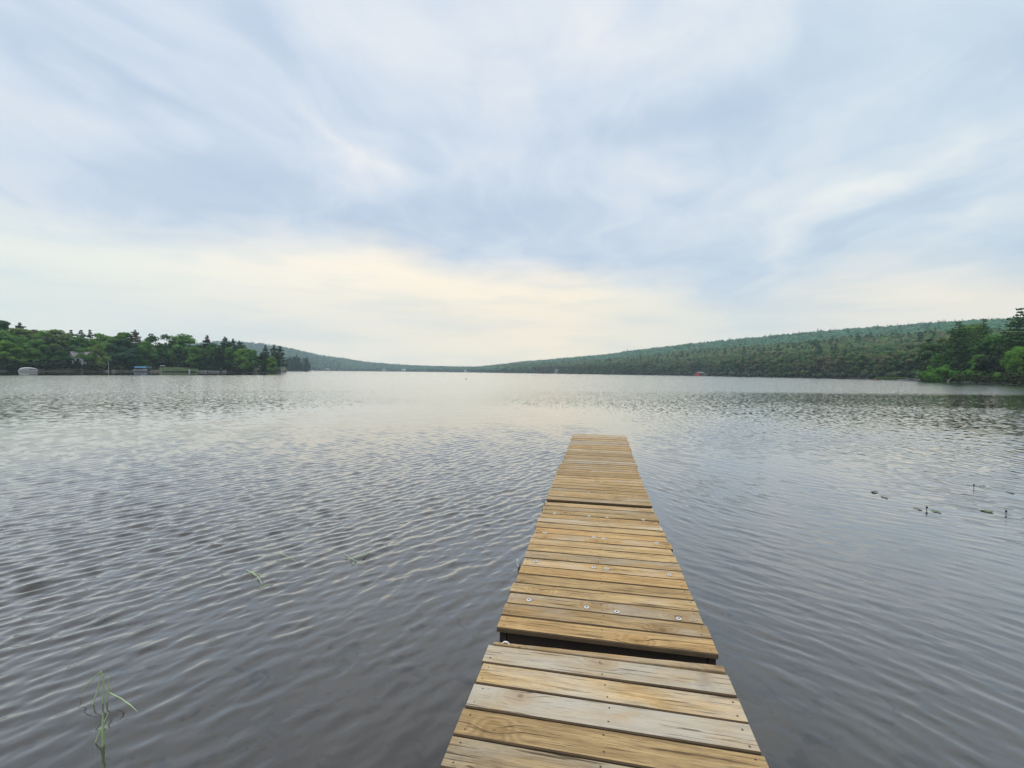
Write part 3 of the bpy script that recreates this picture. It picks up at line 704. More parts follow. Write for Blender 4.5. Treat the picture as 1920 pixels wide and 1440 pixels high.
RIGHT = [
 (('bigpine', 0), 1794, 158, 602, (0.064, 0.146, 0.039), 1.0, 'large layered pine with long flat boughs, foremost on the right point', 'pine tree'),
 (('bigpine', 1), 1841, 166, 597, (0.086, 0.175, 0.048), .8, 'slimmer pine right behind the large layered pine', 'pine tree'),
 (('bigpine', 2), 1908, 140, 577, (0.078, 0.160, 0.045), 1.0, 'tallest pine with thin tufted top near the right edge', 'pine tree'),
 (('bigpine', 0), 1945, 138, 566, (0.078, 0.160, 0.045), .9, 'pine cut by the right edge of the photo', 'pine tree'),
 (('nearleafy', 0), 1762, 164, 662, (0.129, 0.306, 0.039), .9, 'round bright green tree at the left end of the right point', 'tree'),
 (('nearleafy', 1), 1822, 176, 606, (0.129, 0.233, 0.056), .9, 'greyish green crown between the two foremost pines', 'tree'),
 (('nearleafy', 2), 1870, 158, 626, (0.086, 0.218, 0.041), 1.1, 'dark green tree between the slim pine and the tallest pine', 'tree'),
 (('nearleafy', 1), 1905, 128, 648, (0.149, 0.320, 0.041), .62, 'yellow green tree in front of the tallest pine', 'tree'),
 (('nearleafy', 0), 1838, 148, 664, (0.108, 0.262, 0.036), .9, 'leafy tree below the slim pine', 'tree'),
 (('nearleafy', 2), 1930, 150, 620, (0.076, 0.205, 0.039), 1.1, 'dark leafy tree at the right edge behind the yellow green one', 'tree'),
 (('nearleafy', 1), 1775, 157, 682, (0.140, 0.334, 0.041), .7, 'low light green tree under the large pine boughs', 'tree'),
 (('shrub', 0), 1748, 160, 690, (0.098, 0.248, 0.034), 1., 'outermost shrub where the right point meets the water', 'shrub'),
 (('shrub', 1), 1766, 154, 686, (0.108, 0.276, 0.036), 1., 'shrub at the water under the low light green tree', 'shrub'),
 (('shrub', 2), 1792, 149, 694, (0.091, 0.228, 0.034), 1., 'shrub leaning over the driftwood branch', 'shrub'),
 (('shrub', 0), 1815, 144, 692, (0.120, 0.291, 0.039), 1., 'shrub just right of the driftwood branch', 'shrub'),
 (('shrub', 1), 1842, 136, 697, (0.129, 0.291, 0.041), 1., 'low shrub below the slim pine', 'shrub'),
 (('shrub', 2), 1872, 127, 697, (0.151, 0.276, 0.047), 1., 'brownish green shrub below the dark green tree', 'shrub'),
 (('shrub', 0), 1900, 119, 698, (0.108, 0.268, 0.039), 1., 'shrub below the yellow green tree', 'shrub'),
 (('shrub', 1), 1925, 112, 702, (0.140, 0.256, 0.047), 1., 'last shrub, cut by the right edge', 'shrub'),
 (('nearleafy', 0), 1888, 140, 668, (0.078, 0.205, 0.036), .8, 'shadowy tree behind the shrubs near the right edge', 'tree'),
]
for k, px, d, ty, tint, ws, lab, cat in RIGHT:
    tree(k, px, d, ty, lab, cat, tint, GR, ws)

# ------------------------------------------------------------------ woods that read as one mass
def forest(name, pts, tints, hs, lod, label, cat, seed, conif=.3):
    g = np.random.default_rng(seed); Vs = []; Fs = []; Cs = []; off = 0
    T = []
    for q in range(6):
        if lod == 2: V, F, c = crown_mesh(500+q, 1, .8, 200, .042, .03, 8)
        else:
            v, f = ICO1 if lod == 0 else ICO2; V = lump(v, g, .15)*np.array([.42, .42, .44])+[0, 0, .50]
            F = np.concatenate([f, f[:, 2:3]], 1); c = g.uniform(.8, 1.2, len(V))
            if lod == 1:
                n = 60; Dn = g.normal(0, 1, (n, 3)); Dn /= np.linalg.norm(Dn, axis=1)[:, None]
                v2, f2, c2 = cards(Dn*[.34, .34, .46]+[0, 0, .52], Dn, .09, g); F = np.concatenate([F, f2+len(V)]); V = np.concatenate([V, v2]); c = np.concatenate([c, c2])
        T.append((V, F, c))
    K = []
    for q in range(4):                      # conifers: ragged cones
        V, F, c, _ = pine_mesh(700+q, 1, .46, 9 if lod else 7, .055, .08, per=5, irr=.4, cone=.85)
        if lod == 0: sel = g.random(len(F)) < .35; F0 = F[sel]; V = V[F0].reshape(-1, 3); c = c[F0].ravel(); F = np.arange(len(V)).reshape(-1, 4); V = V*[1, 1, 1]; 
        th = np.linspace(0, 2*PI, 7)[:6]; cone = np.array([[.13*math.cos(a), .13*math.sin(a), .1] for a in th]+[[0, 0, .92]]*1)
        fc = np.array([[i, (i+1) % 6, 6, 6] for i in range(6)])
        F = np.concatenate([F, fc+len(V)]); V = np.concatenate([V, cone]); c = np.concatenate([c, np.full(7, .7)])
        K.append((V, F, c))
    patchv = np.sin(pts[:, 0]*.02+1)*np.sin(pts[:, 1]*.017+2)+.5*np.sin(pts[:, 0]*.006+pts[:, 1]*.009)
    for i, (x, y, z) in enumerate(pts):
        isc = g.random() < conif*(1+.8*patchv[i])
        V, F, c = (K if isc else T)[g.integers(4 if isc else 6)]
        h = g.uniform(*hs)*(1.12 if isc else 1)*(1.22 if g.random() < .05 and lod < 2 and isc else 1); th = g.uniform(0, 6.28); cs, sn = math.cos(th), math.sin(th)
        wv = h*(1.0 if isc else g.uniform(.85, 1.2))
        W = np.empty_like(V); W[:, 0] = (V[:, 0]*cs-V[:, 1]*sn)*wv+x; W[:, 1] = (V[:, 0]*sn+V[:, 1]*cs)*wv+y; W[:, 2] = V[:, 2]*h+z-.4
        tc = np.array((tints['c'] if isc else tints['d'][int(g.integers(len(tints['d'])))]))*g.uniform(.88, 1.12)
        Vs.append(W); Fs.append(F+off); Cs.append(col4(c, tc)); off += len(V)
    o = mesh_obj(name, np.concatenate(Vs), np.concatenate(Fs), [M_LEAF], None, np.concatenate(Cs))
    tag(o, label, cat, kind='stuff'); return o
CLEAR = [(1312, 15, 575), (1043, 5, 1012), (720, 7, 1870), (757, 9, 1890), (614, 8, 1710), (873, 4, 1740)]
CLR = [(az_of(p-w_), az_of(p+w_), d/cosx(az_of(p))) for p, w_, d in CLEAR]
def scatter(px0, px1, r0, r1, spacing, seed, keep=None, grow=0, off=3):
    g = np.random.default_rng(seed); out = []
    a0, a1 = az_of(px0), az_of(px1); r = r0
    while r < r1:
        sp = spacing*(1+grow*(r-r0)/max(1, (r1-r0))); n = int((a1-a0)*r/sp)
        for q in range(n):
            a = a0+(a1-a0)*(q+g.uniform(0, 1))/n; rr = r+g.uniform(-.5, .5)*sp
            s = float(np.interp(a, *SH))
            if rr < s+off: continue
            x, y = rr*math.sin(a), rr*math.cos(a)
            if keep and not keep(a, rr, s): continue
            if any(c0 < a < c1 and rr < cr for c0, c1, cr in CLR): continue
            out.append((x, y, max(0., float(ground(np.float64(x), np.float64(y))))))
        r += sp*.85
    return np.array(out)
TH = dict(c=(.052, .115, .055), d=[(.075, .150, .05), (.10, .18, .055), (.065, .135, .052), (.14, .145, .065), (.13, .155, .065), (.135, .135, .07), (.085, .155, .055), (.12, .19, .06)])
p1 = scatter(878, 2060, 238, 1250, 7.5, 41, lambda a, r, s: r < s+150 and (a < az_of(1738.5) or r > 250))
forest('forest', p1, TH, (12, 17), 2, 'mixed green wood on the slope nearest the water right of the lake', 'forest', 61, .10)
p1 = scatter(878, 2060, 330, 1600, 8.0, 41, lambda a, r, s: s+148 < r < s+460)
forest('forest', p1, TH, (13, 18), 1, 'mixed green and brownish wood higher on the near slope right of the lake', 'forest', 51, .12)
p4 = scatter(900, 1737, 235, 1900, 5, 44, lambda a, r, s: r < s+9, off=-2.)
forest('undergrowth', p4, dict(c=G_DK, d=[(.04, .07, .03), (.055, .09, .035), (.07, .09, .04)]), (3, 6), 1, 'bushy fringe along the far right shoreline', 'undergrowth', 62, 0)
p2 = scatter(878, 2060, 620, 2350, 12.5, 42, lambda a, r, s: (r >= s+455 or a < az_of(1000)) and (r < 1650 or a < az_of(1300)), grow=.5)
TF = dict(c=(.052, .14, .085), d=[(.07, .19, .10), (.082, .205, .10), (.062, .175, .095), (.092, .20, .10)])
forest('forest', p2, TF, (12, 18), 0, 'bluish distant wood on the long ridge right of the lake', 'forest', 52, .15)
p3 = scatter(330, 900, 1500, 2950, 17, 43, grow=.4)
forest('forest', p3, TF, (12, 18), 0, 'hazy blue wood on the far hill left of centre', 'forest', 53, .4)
p5 = scatter(538, 576, 772, 880, 7, 45)
p5[:, 2] = np.maximum(p5[:, 2], .5)
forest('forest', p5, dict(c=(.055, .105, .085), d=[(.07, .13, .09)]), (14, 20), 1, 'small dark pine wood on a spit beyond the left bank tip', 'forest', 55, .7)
p6 = scatter(-120, 470, 240, 520, 8, 46, lambda a, r, s: r > s+22 and r < s+85)
forest('forest', p6, dict(c=G_PINE, d=[G_DK, G_MD, (.045, .075, .03)]), (11, 16), 2, 'dark inner wood filling the space behind the left bank trees', 'forest', 56, .2)
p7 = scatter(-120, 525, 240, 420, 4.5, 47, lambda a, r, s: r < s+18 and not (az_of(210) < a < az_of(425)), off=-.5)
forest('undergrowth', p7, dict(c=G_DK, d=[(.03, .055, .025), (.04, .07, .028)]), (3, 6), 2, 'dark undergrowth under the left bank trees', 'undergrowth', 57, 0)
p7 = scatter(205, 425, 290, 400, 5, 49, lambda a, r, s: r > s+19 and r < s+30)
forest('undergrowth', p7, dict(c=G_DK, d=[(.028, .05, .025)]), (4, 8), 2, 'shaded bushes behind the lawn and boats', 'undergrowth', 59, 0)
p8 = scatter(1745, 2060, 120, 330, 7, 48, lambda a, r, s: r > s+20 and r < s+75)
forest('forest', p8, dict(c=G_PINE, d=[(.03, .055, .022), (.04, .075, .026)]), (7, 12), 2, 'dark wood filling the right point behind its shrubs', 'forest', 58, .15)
p9 = scatter(1742, 2060, 110, 260, 1.7, 50, lambda a, r, s: r < s+11, off=-1.5)
forest('undergrowth', p9, dict(c=G_DK, d=[(.045, .08, .022), (.055, .09, .028), (.06, .07, .03)]), (1.8, 3.4), 2, 'low leafy fringe along the waterline of the right point', 'undergrowth', 60, 0)

# ------------------------------------------------------------------ far shore objects
def gz(x, y): return float(ground(np.float64(x), np.float64(y)))
def face(x, y): return math.atan2(-x, y)      # turn so that local -Y looks at the dock
def pontoon_boat(px, d, label):
    x, y = at(px, d); t = empty('pontoon_boat', (x, y, 0), label, 'boat', None, face(x, y)+.12)
    b = MB()
    for yy in (-.9, .9): b.tube([(-3.7, yy, .12), (2.9, yy, .12), (3.7, yy, .3)], [.33, .33, .1], 10)
    b.build('float', M_GREYP, t)
    b = MB(); b.box((-3.6, -1.2, .42), (3.4, 1.2, .52)); b.build('deck', M_GREYP, t)
    b = MB()
    for y0 in (-1.2, 1.14): b.box((-3.4, y0, .55), (3.2, y0+.06, 1.15))
    b.box((3.2, -1.2, .55), (3.26, 1.2, 1.15)); b.box((-3.46, -1.2, .55), (-3.4, 1.2, 1.15)); b.build('railing', M_WHITE, t)
    b = MB(); pts = []
    n = 12; V = []; F = []
    for i in range(n+1):
        u = i/n; zz = 1.25+1.1*math.sin(PI*u)**.55*(1-.25*u)
        V += [(-3.4+6.8*u, -1.25, zz-.22), (-3.4+6.8*u, 0, zz+.1), (-3.4+6.8*u, 1.25, zz-.22), (-3.4+6.8*u, -1.25, 1.2), (-3.4+6.8*u, 1.25, 1.2)]
    for i in range(n):
        a = 5*i; F += [(a, a+5, a+6, a+1), (a+1, a+6, a+7, a+2), (a+3, a+8, a+5, a), (a+2, a+7, a+9, a+4)]
    b.add(V, F); b.build('cover', M_WHITE, t)
    b = MB(); b.box((.2, -1.26, 1.27), (2.6, -1.255, 1.6)); b.build('cover_window', M_DARK, t)
    return t
PB = pontoon_boat(53, 178, 'white covered pontoon boat moored at the left end of the bank')
PB.scale = (.74, .9, .8)
def small_boat(px, d, label, L=4., col=M_WHITE, name='rowing_boat', rz=0, cat='boat', top=None, group=None):
    x, y = at(px, d); t = empty(name, (x, y, 0), label, cat, group, face(x, y)+rz)
    n = 9; V = []; F = []
    for i in range(n):
        u = i/(n-1); w = .62*math.sin(PI*min(1, .25+.75*u))**.5 if u < .999 else .03; w = .62*(1-max(0, (u-.5)/.5)**2)+.02; xx = -L/2+L*u; sh = .12*u*u
        V += [(xx, -w, .42+sh), (xx, -w*.75, -.08), (xx, w*.75, -.08), (xx, w, .42+sh), (xx, w*.86, .40+sh), (xx, w*.6, .05), (xx, -w*.6, .05), (xx, -w*.86, .40+sh)]
    for i in range(n-1):
        for k in range(8): a = i*8; F.append((a+k, a+(k+1) % 8, a+8+(k+1) % 8, a+8+k))
    F += [(0, 7, 6, 1), (1, 6, 5, 2), (2, 5, 4, 3)]
    b = MB(); b.add(V, F); b.build('hull', col, t)
    for q in (-.3, .15): b = MB(); b.box((L*q, -.5, .28), (L*q+.25, .5, .32)); b.build('seat', M_GREYP, t)
    if top:
        b = MB(); b.box((-L*.42, -.45, .42), (-L*.5+.02, .45, .95)); b.build('outboard_motor', M_DARK, t)
    return t
def boat_lift(px, d, label, canvas, L=4.6, hull=M_WHITE):
    x, y = at(px, d); t = empty('boat_lift', (x, y, 0), label, 'boat lift', None, face(x, y))
    for sx in (-L*.42, L*.42):
        for sy in (-1.1, 1.1):
            b = MB(); b.tube([(sx, sy, -1), (sx, sy, 2.35)], .05, 6); b.build('post', M_GREYP, t)
    b = MB(); V = []; n = 8
    for i in range(n+1):
        a = PI*i/n; V += [(-L*.5, -1.3*math.cos(a), 2.3+.5*math.sin(a)), (L*.5, -1.3*math.cos(a), 2.3+.5*math.sin(a))]
    b.add(V, [(2*i, 2*i+1, 2*i+3, 2*i+2) for i in range(n)]); b.build('canopy', canvas, t)
    b = MB(); b.box((-L*.45, -1.05, .35), (L*.45, 1.05, .45)); b.build('cradle', M_GREYP, t)
    return t
boat_lift(263, 228, 'boat lift with a bright blue canopy over a white boat', M_BLUE)
def motor_boat(px, d, z, label, stripe, L=5.2, hull=M_WHITE):
    x, y = at(px, d); t = empty('motor_boat', (x, y, z), label, 'boat', None, face(x, y))
    n = 8; V = []; F = []
    for i in range(n):
        u = i/(n-1); w = 1.0*(1-max(0, (u-.55)/.45)**2)+.03; xx = -L/2+L*u
        V += [(xx, -w, 1.05+.15*u), (xx, -w*.6, .1+.2*u*u), (xx, w*.6, .1+.2*u*u), (xx, w, 1.05+.15*u)]
    for i in range(n-1):
        a = 4*i; F += [(a, a+4, a+5, a+1), (a+1, a+5, a+6, a+2), (a+2, a+6, a+7, a+3), (a, a+3, a+7, a+4)]
    F += [(0, 1, 2, 3)]
    b = MB(); b.add(V, F); b.build('hull', hull, t)
    b = MB(); b.box((-L*.32, -1.012, .62), (L*.05, -1.002, .80)); b.build('stripe', stripe, t)
    b = MB(); b.add([(-.2, -.85, 1.1), (.5, -.8, 1.15), (-.2, .85, 1.1), (.5, .8, 1.15), (-.35, -.75, 1.6), (-.35, .75, 1.6)], [(0, 1, 4), (2, 5, 3), (1, 3, 5, 4)]); b.build('windscreen', M_DARK, t)
    return t
motor_boat(263, 228, .45, 'white motor boat with a dark stripe, lifted under the blue canopy', M_NAVY)
boat_lift(277, 231, 'boat lift with a dark navy canopy, right of the blue one', M_NAVY, 3.4)
motor_boat(277, 231, .35, 'small dark blue boat under the navy canopy', M_WHITE, 3.2, M_NAVY)
def jetty(px, d, L, label, rz=0, w=1.3, z=.6, name='jetty'):
    x, y = at(px, d); t = empty(name, (x, y, 0), label, 'dock', None, face(x, y)+rz)
    b = MB()
    n = int(L/.3)
    for i in range(n): b.box((-L/2+i*.3, -w/2, z-.05), (-L/2+i*.3+.28, w/2, z))
    b.build('deck', M_GREYP, t)
    for i in range(max(2, int(L/2.5))):
        for s in (-1, 1):
            b = MB(); xx = -L/2+.2+i*(L-.4)/max(1, int(L/2.5)-1); b.tube([(xx, s*w*.45, -1.2), (xx, s*w*.45, z+.25)], .05, 6); b.build('post', M_GREYP, t)
    return t
jetty(238, 224, 9, 'low pale dock reaching the blue-roofed boat from the left')
x, y = at(305, 240); t = empty('shade_canopy', (x, y, gz(x, y)), 'small white canopy on a thin frame at the water, left of the pale birch', 'canopy', None, face(x, y))
for sx in (-.8, .8): b = MB(); b.tube([(sx, 0, -.6), (sx, 0, 3.0)], .05, 6); b.build('pole', M_GREYP, t)
b = MB(); b.box((-1.1, -1, 3.0), (1.1, 1, 3.25), bev=.1); b.build('roof', M_WHITE, t)
x, y = at(355, 250); o = MB(); o.box((-.28, -.28, -.5), (.28, .28, 1.5), bev=.08); o.box((-.36, -.36, 1.5), (.36, .36, 1.62)); o = o.build('post', M_WHITE, None); o.location = (x, y, .2); tag(o, 'short white post at the edge of the lawn', 'post')
for px, lab, L in ((378, 'white upturned boat on the shore, largest of those right of the white post', 5.), (396, 'small white boat between the largest upturned one and its last neighbour', 2.6), (404, 'white dinghy ashore under the dark trees', 3.4), (421, 'little pale boat nearest the layered pine, ashore', 1.8)):
    small_boat(px, D(px)+1, lab, L, M_WHITE, rz=.15).location.z = .45
tree(('lacy', 1), 158, D(158)+5, 652, 'thin leafed tree through which the white house shows', 'tree', G_MD, GL, 1.5)
def flag_pole(px, d, h, label):
    x, y = at(px, d); t = empty('flag_pole', (x, y, gz(x, y)), label, 'pole'); b = MB(); b.tube([(0, 0, -.3), (0, 0, h)], [.09, .05], 8); b.build('pole', M_WHITE, t)
    b = MB(); b.tube([(0, 0, h), (0, 0, h+.15)], .1, 8); b.build('finial', M_WHITE, t)
flag_pole(203.5, 216, 5, 'thin pale pole by the shore right of the pale olive tree')
def house(px, d, label, W, Dp, Hh, rz=0, wall=M_WHITE, roof=M_ROOF, z=None, name='house', wins=3, rise=2.6, cat='house', wz=1.1):
    x, y = at(px, d); g_ = gz(x, y) if z is None else z
    t = empty(name, (x, y, g_), label, cat, None, face(x, y)+rz)
    b = MB(); b.box((-W/2, -Dp/2, -1), (W/2, Dp/2, Hh)); b.add([(-W/2, -Dp/2, Hh), (-W/2, Dp/2, Hh), (-W/2, 0, Hh+rise), (W/2, -Dp/2, Hh), (W/2, Dp/2, Hh), (W/2, 0, Hh+rise)], [(0, 1, 2), (3, 5, 4)]); b.build('wall', wall, t)
    b = MB(); e = .5
    for s in (-1, 1):
        b.add([(-W/2-e, s*(Dp/2+e), Hh-.25), (W/2+e, s*(Dp/2+e), Hh-.25), (W/2+e, 0, Hh+rise+.05), (-W/2-e, 0, Hh+rise+.05), (-W/2-e, s*(Dp/2+e), Hh-.05), (W/2+e, s*(Dp/2+e), Hh-.05), (W/2+e, 0, Hh+rise+.25), (-W/2-e, 0, Hh+rise+.25)], [(0, 1, 2, 3), (4, 7, 6, 5), (0, 4, 5, 1), (2, 6, 7, 3), (1, 5, 6, 2), (0, 3, 7, 4)])
    b.build('roof', roof, t)
    for i in range(wins):
        xx = -W/2+W*(i+.5)/wins
        f = MB(); f.box((xx-.55, -Dp/2-.05, wz), (xx+.55, -Dp/2-.005, wz+1.3)); f = f.build('window', M_DARK, t)
        q = MB()
        for a_, c_ in (((xx-.65, -Dp/2-.09, wz-.1), (xx+.65, -Dp/2-.052, wz)), ((xx-.65, -Dp/2-.09, wz+1.3), (xx+.65, -Dp/2-.052, wz+1.4)), ((xx-.65, -Dp/2-.09, wz), (xx-.55, -Dp/2-.052, wz+1.3)), ((xx+.55, -Dp/2-.09, wz), (xx+.65, -Dp/2-.052, wz+1.3))): q.box(a_, c_)
        q.build('frame', M_WHITE, f)
    return t
house(162, 226, 'white two-storey house mostly hidden behind leaves', 12, 7, 3.6, .35, z=3.9, wins=4, wz=1.2, rise=2.3)
# far shore houses, a few pixels each
house(1312, 562, 'small red boathouse with a grey roof at the water', 10, 6, 3.0, .9, wall=M_RED, wins=2, z=.3, rise=1.6, name='boathouse', cat='boathouse', wz=1.0)
FH = [(720, 1860, 'white cottage on the far shore, left of its twin', 14), (757, 1880, 'white cottage with broad roof on the far shore, right of its twin', 15), (1043, 1010, 'white gabled house showing among trees on the right slope', 9), (873, 1730, 'tiny pale cottage low on the far centre shore', 9), (614, 1700, 'pale low building at the foot of the far left hill', 11)]
for px, d, lab, W in FH: house(px, d, lab, W, 9, 5.5, .3, wins=2, z=None if px > 1000 else 3, roof=M_WHITE if px == 757 else M_ROOF)
for px, d, lab, L in ((686, 1790, 'white boat moored off the far left shore', 9), (1036, 960, 'long white boat moored under the gabled house', 13), (1148, 700, 'white boat by the shore left of the red boathouse', 9), (1255, 580, 'small pale boat between white boat and red boathouse', 5)):
    small_boat(px, d, lab, L, M_WHITE)
def rock(px, d, size, label, m=M_BRKN, name='rock', cat='rock', z=0):
    g = np.random.default_rng(int(px)); v, f = ICO2; x, y = at(px, d)
    V = lump(v, g, .18)*size; o = mesh_obj(name, V, f.copy(), [m], smooth=False); o.location = (x, y, z); tag(o, label, cat); return o
rock(1641, 196, (1.35, .8, .75), 'brown boulder standing in the water off the right shore')
small_boat(1403, 330, 'dark low boat with a person-high mast off the right shore', 4.4, M_UNDER, 'anchored_boat')
small_boat(1386, 345, 'low dark boat left of the boat with the mast', 2.6, M_UNDER, 'anchored_boat')
x, y = at(1402, 330); b = MB(); b.tube([(0, 0, .3), (0, 0, 2.1)], .12, 6); b.tube([(-.25, 0, 1.5), (.25, 0, 1.5)], .06, 6); o = b.build('mast', M_GREYP); 
m_par = [o_ for o_ in C.objects if o_.name.startswith('anchored_boat')][0]; o.parent = m_par
GS = 'pale boats and docks by the marsh'
motor_boat(1712, 214, -.15, 'white motor boat at the marsh, nearest the right point', M_NAVY, 5.2)['group'] = GS
small_boat(1697, 216, 'white rowing boat left of the motor boat at the marsh', 4.2, M_WHITE)
small_boat(1690, 206, 'low pale dinghy farthest left of the marsh boats', 3, M_WHITE)
jetty(1729, 205, 6, 'pale dock between the marsh boats and the right point', .1)
# buoys
for px, d, lab in ((874, 112, 'small dark buoy alone on the open lake left of centre'), (1141, 390, 'small dark buoy far out before the right hill')):
    x, y = at(px, d); b = MB(); v, f = ICO2; b.add(v*[.22, .22, .22]+[0, 0, .1], [list(q) for q in f]); s_ = .7 if px < 1000 else 2
    o = b.build('buoy', M_BUD, None, True); o.location = (x, y, 0); o.scale = (s_, s_, s_); tag(o, lab, 'buoy')
# marsh grass strips, and rocks along the left shore
def reeds(px0, px1, d0, n, h, tint, label, seed, name='marsh_grass'):
    g = np.random.default_rng(seed); a = g.uniform(az_of(px0), az_of(px1), n); r = d0/np.cos(a-YAW)+g.uniform(-7, 7, n)
    x = r*np.sin(a); y = r*np.cos(a); hh = h*g.uniform(.6, 1.2, n); ln = g.normal(0, .18, (n, 2)); w = .10; th = g.uniform(0, PI, n)
    dx, dy = np.cos(th)*w, np.sin(th)*w; z0 = np.full(n, -.1)
    V = np.stack([np.stack([x-dx, y-dy, z0], 1), np.stack([x+dx, y+dy, z0], 1), np.stack([x+ln[:, 0]+dx*.4, y+ln[:, 1]+dy*.4, hh], 1), np.stack([x+ln[:, 0]-dx*.4, y+ln[:, 1]-dy*.4, hh], 1)], 1).reshape(-1, 3)
    o = mesh_obj(name, V, np.arange(4*n).reshape(n, 4), [M_LEAF], None, col4(np.repeat(g.uniform(.7, 1.3, n), 4), tint)); tag(o, label, 'grass', kind='stuff')
reeds(1643, 1702, 247, 9000, 1.3, (.12, .19, .05), 'bright green marsh grass along the right shore', 3)
reeds(1745, 1925, 150, 100, .5, (.08, .12, .03), 'sparse grass at the right point waterline', 4)
g = random.Random(5)
names = ['before the pale pole', 'left of the low pale dock', 'under the blue-roofed boat dock', 'right of the navy-roofed boat', 'between navy boat and white canopy', 'just left of the white canopy', 'under the white canopy']
for i, (px, s) in enumerate(((200, .8), (212, .9), (226, .7), (284, .6), (290, .8), (296, .7), (302, .6))):
    rock(px, D(px)+.5, (s*1.5, s, s*.7), 'grey shore rock '+names[i], M_ROCK, z=.3)['group'] = 'rocks along the left shore'
bsh = [(218, 6, 'grey green bush left of the low pale dock'), (225, 5, 'light green bush behind the low pale dock'), (208, 4, 'bush at the foot of the pale pole'), (30, 3, 'bush left of the pontoon boat'), (20, 3, 'bush at the water near the left edge')]
for i, (px, b_, lab) in enumerate(bsh):
    tree(('shrub', i % 3), px, D(px)+b_, 685 if px > 100 else 681, lab, 'shrub', (.09, .12, .05) if px > 100 else (.045, .09, .03), 'bushes along the left shore', 1.)
x, y = at(1776, 147.5)
b = MB(); b.tube([(0, 0, -.2), (.5, 0, .7), (1.2, .1, 1.6)], [.12, .09, .03], 6); b.tube([(.5, 0, .7), (.2, .1, 1.3)], [.05, .02], 5); o = b.build('driftwood_branch', simple('bleached_wood', (.4, .37, .32), .9)); o.location = (x, y, 0); tag(o, 'pale bare branch leaning out of the shrubs at the right point', 'branch')

# ------------------------------------------------------------------ the dock
TOP = .38
def dock_section(name_label, quad, n, grey, seed, post=True, z_off=0., frame_near=True):
    """quad: x left/right at the near end and at the far end; near y, far y"""
    (xl0, xr0, y0), (xl1, xr1, y1) = quad
    g = np.random.default_rng(seed)
    cx = (xl0+xr0)/2; t = empty('dock_section', (cx, y0, 0), name_label, 'dock', 'wooden dock sections in a row')
    pitch = (y1-y0)/n; b = MB(); gap = .0085
    for i in range(n):
        ya = i*pitch+gap/2+g.uniform(-.001, .001); yb = (i+1)*pitch-gap/2+g.uniform(-.001, .001)
        u = (i+.5)/n; xl = xl0*(1-u)+xl1*u-cx+g.normal(0, .004); xr = xr0*(1-u)+xr1*u-cx+g.normal(0, .004)
        if g.random() < .15: xr += .008
        zt = TOP+z_off+g.uniform(-.0025, .0025); e = .0055; tw = g.normal(0, .0022, 3); sk = g.normal(0, .0012)
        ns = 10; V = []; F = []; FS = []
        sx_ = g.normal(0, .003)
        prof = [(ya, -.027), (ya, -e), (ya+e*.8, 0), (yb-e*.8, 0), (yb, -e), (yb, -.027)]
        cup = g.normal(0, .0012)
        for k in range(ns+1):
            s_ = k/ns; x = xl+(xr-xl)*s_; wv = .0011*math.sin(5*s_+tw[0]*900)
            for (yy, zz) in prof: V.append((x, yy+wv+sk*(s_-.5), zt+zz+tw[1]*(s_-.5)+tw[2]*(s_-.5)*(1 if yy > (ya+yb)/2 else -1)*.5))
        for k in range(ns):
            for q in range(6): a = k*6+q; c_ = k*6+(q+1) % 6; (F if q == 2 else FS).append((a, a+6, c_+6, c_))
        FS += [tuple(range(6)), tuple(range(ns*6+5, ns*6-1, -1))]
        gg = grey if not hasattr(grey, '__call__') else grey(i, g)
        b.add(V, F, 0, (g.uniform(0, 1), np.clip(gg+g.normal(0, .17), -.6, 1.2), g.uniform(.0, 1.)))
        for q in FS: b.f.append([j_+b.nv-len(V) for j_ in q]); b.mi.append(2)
        for xx in (xl+.035, (xl+xr)/2+g.uniform(-.02, .02), xr-.035):
            for yy in (ya+.03, yb-.03):
                if g.random() < .93: b.disc((xx+g.normal(0, .006), yy+g.normal(0, .004), zt+.0006), .0042, 8, 1, .0008)
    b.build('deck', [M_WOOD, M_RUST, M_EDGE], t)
    L = y1-y0
    for sx, x0_, x1_ in ((-1, xl0-cx, xl1-cx), (1, xr0-cx, xr1-cx)):
        q = MB(); x0b = x0_-sx*.03; x1b = x1_-sx*.03; w = .038
        V = [(x0b-w/2, .015, TOP-.19), (x0b+w/2, .015, TOP-.19), (x0b+w/2, .015, TOP-.034), (x0b-w/2, .015, TOP-.034), (x1b-w/2, L-.015, TOP-.19), (x1b+w/2, L-.015, TOP-.19), (x1b+w/2, L-.015, TOP-.034), (x1b-w/2, L-.015, TOP-.034)]
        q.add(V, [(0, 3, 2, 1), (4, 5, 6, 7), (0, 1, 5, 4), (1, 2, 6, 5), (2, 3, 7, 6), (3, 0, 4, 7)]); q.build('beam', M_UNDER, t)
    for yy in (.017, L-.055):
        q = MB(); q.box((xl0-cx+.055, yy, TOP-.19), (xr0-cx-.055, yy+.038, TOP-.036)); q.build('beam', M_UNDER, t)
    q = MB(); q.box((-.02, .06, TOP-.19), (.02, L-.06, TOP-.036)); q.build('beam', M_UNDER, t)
    if post:
        for sx in (xl0-cx+.075, xr0-cx-.075):
            q = MB(); q.tube([(sx, L-.12, -1.6), (sx, L-.12, TOP-.06)], .024, 10); q.build('post', M_GALV, t)
    return t
S1 = dock_section('nearest dock section of wide greyed planks, before the dark gap', ((-.548, .656, 2.302-21*.1535), (-.551, .655, 2.302)), 21, lambda i, g: {20: .30, 19: .48, 18: .95, 17: -.05, 16: .55}.get(i, .5), 201, z_off=.004)
S2 = dock_section('golden brown dock section with rows of bright washers between the two gaps', ((-.546, .655, 2.466), (-.560, .624, 5.03)), 18, .02, 202)
S3 = dock_section('dock section just beyond the thin dark gap, with small washers', ((-.565, .620, 5.115), (-.572, .632, 7.27)), 15, .06, 203)
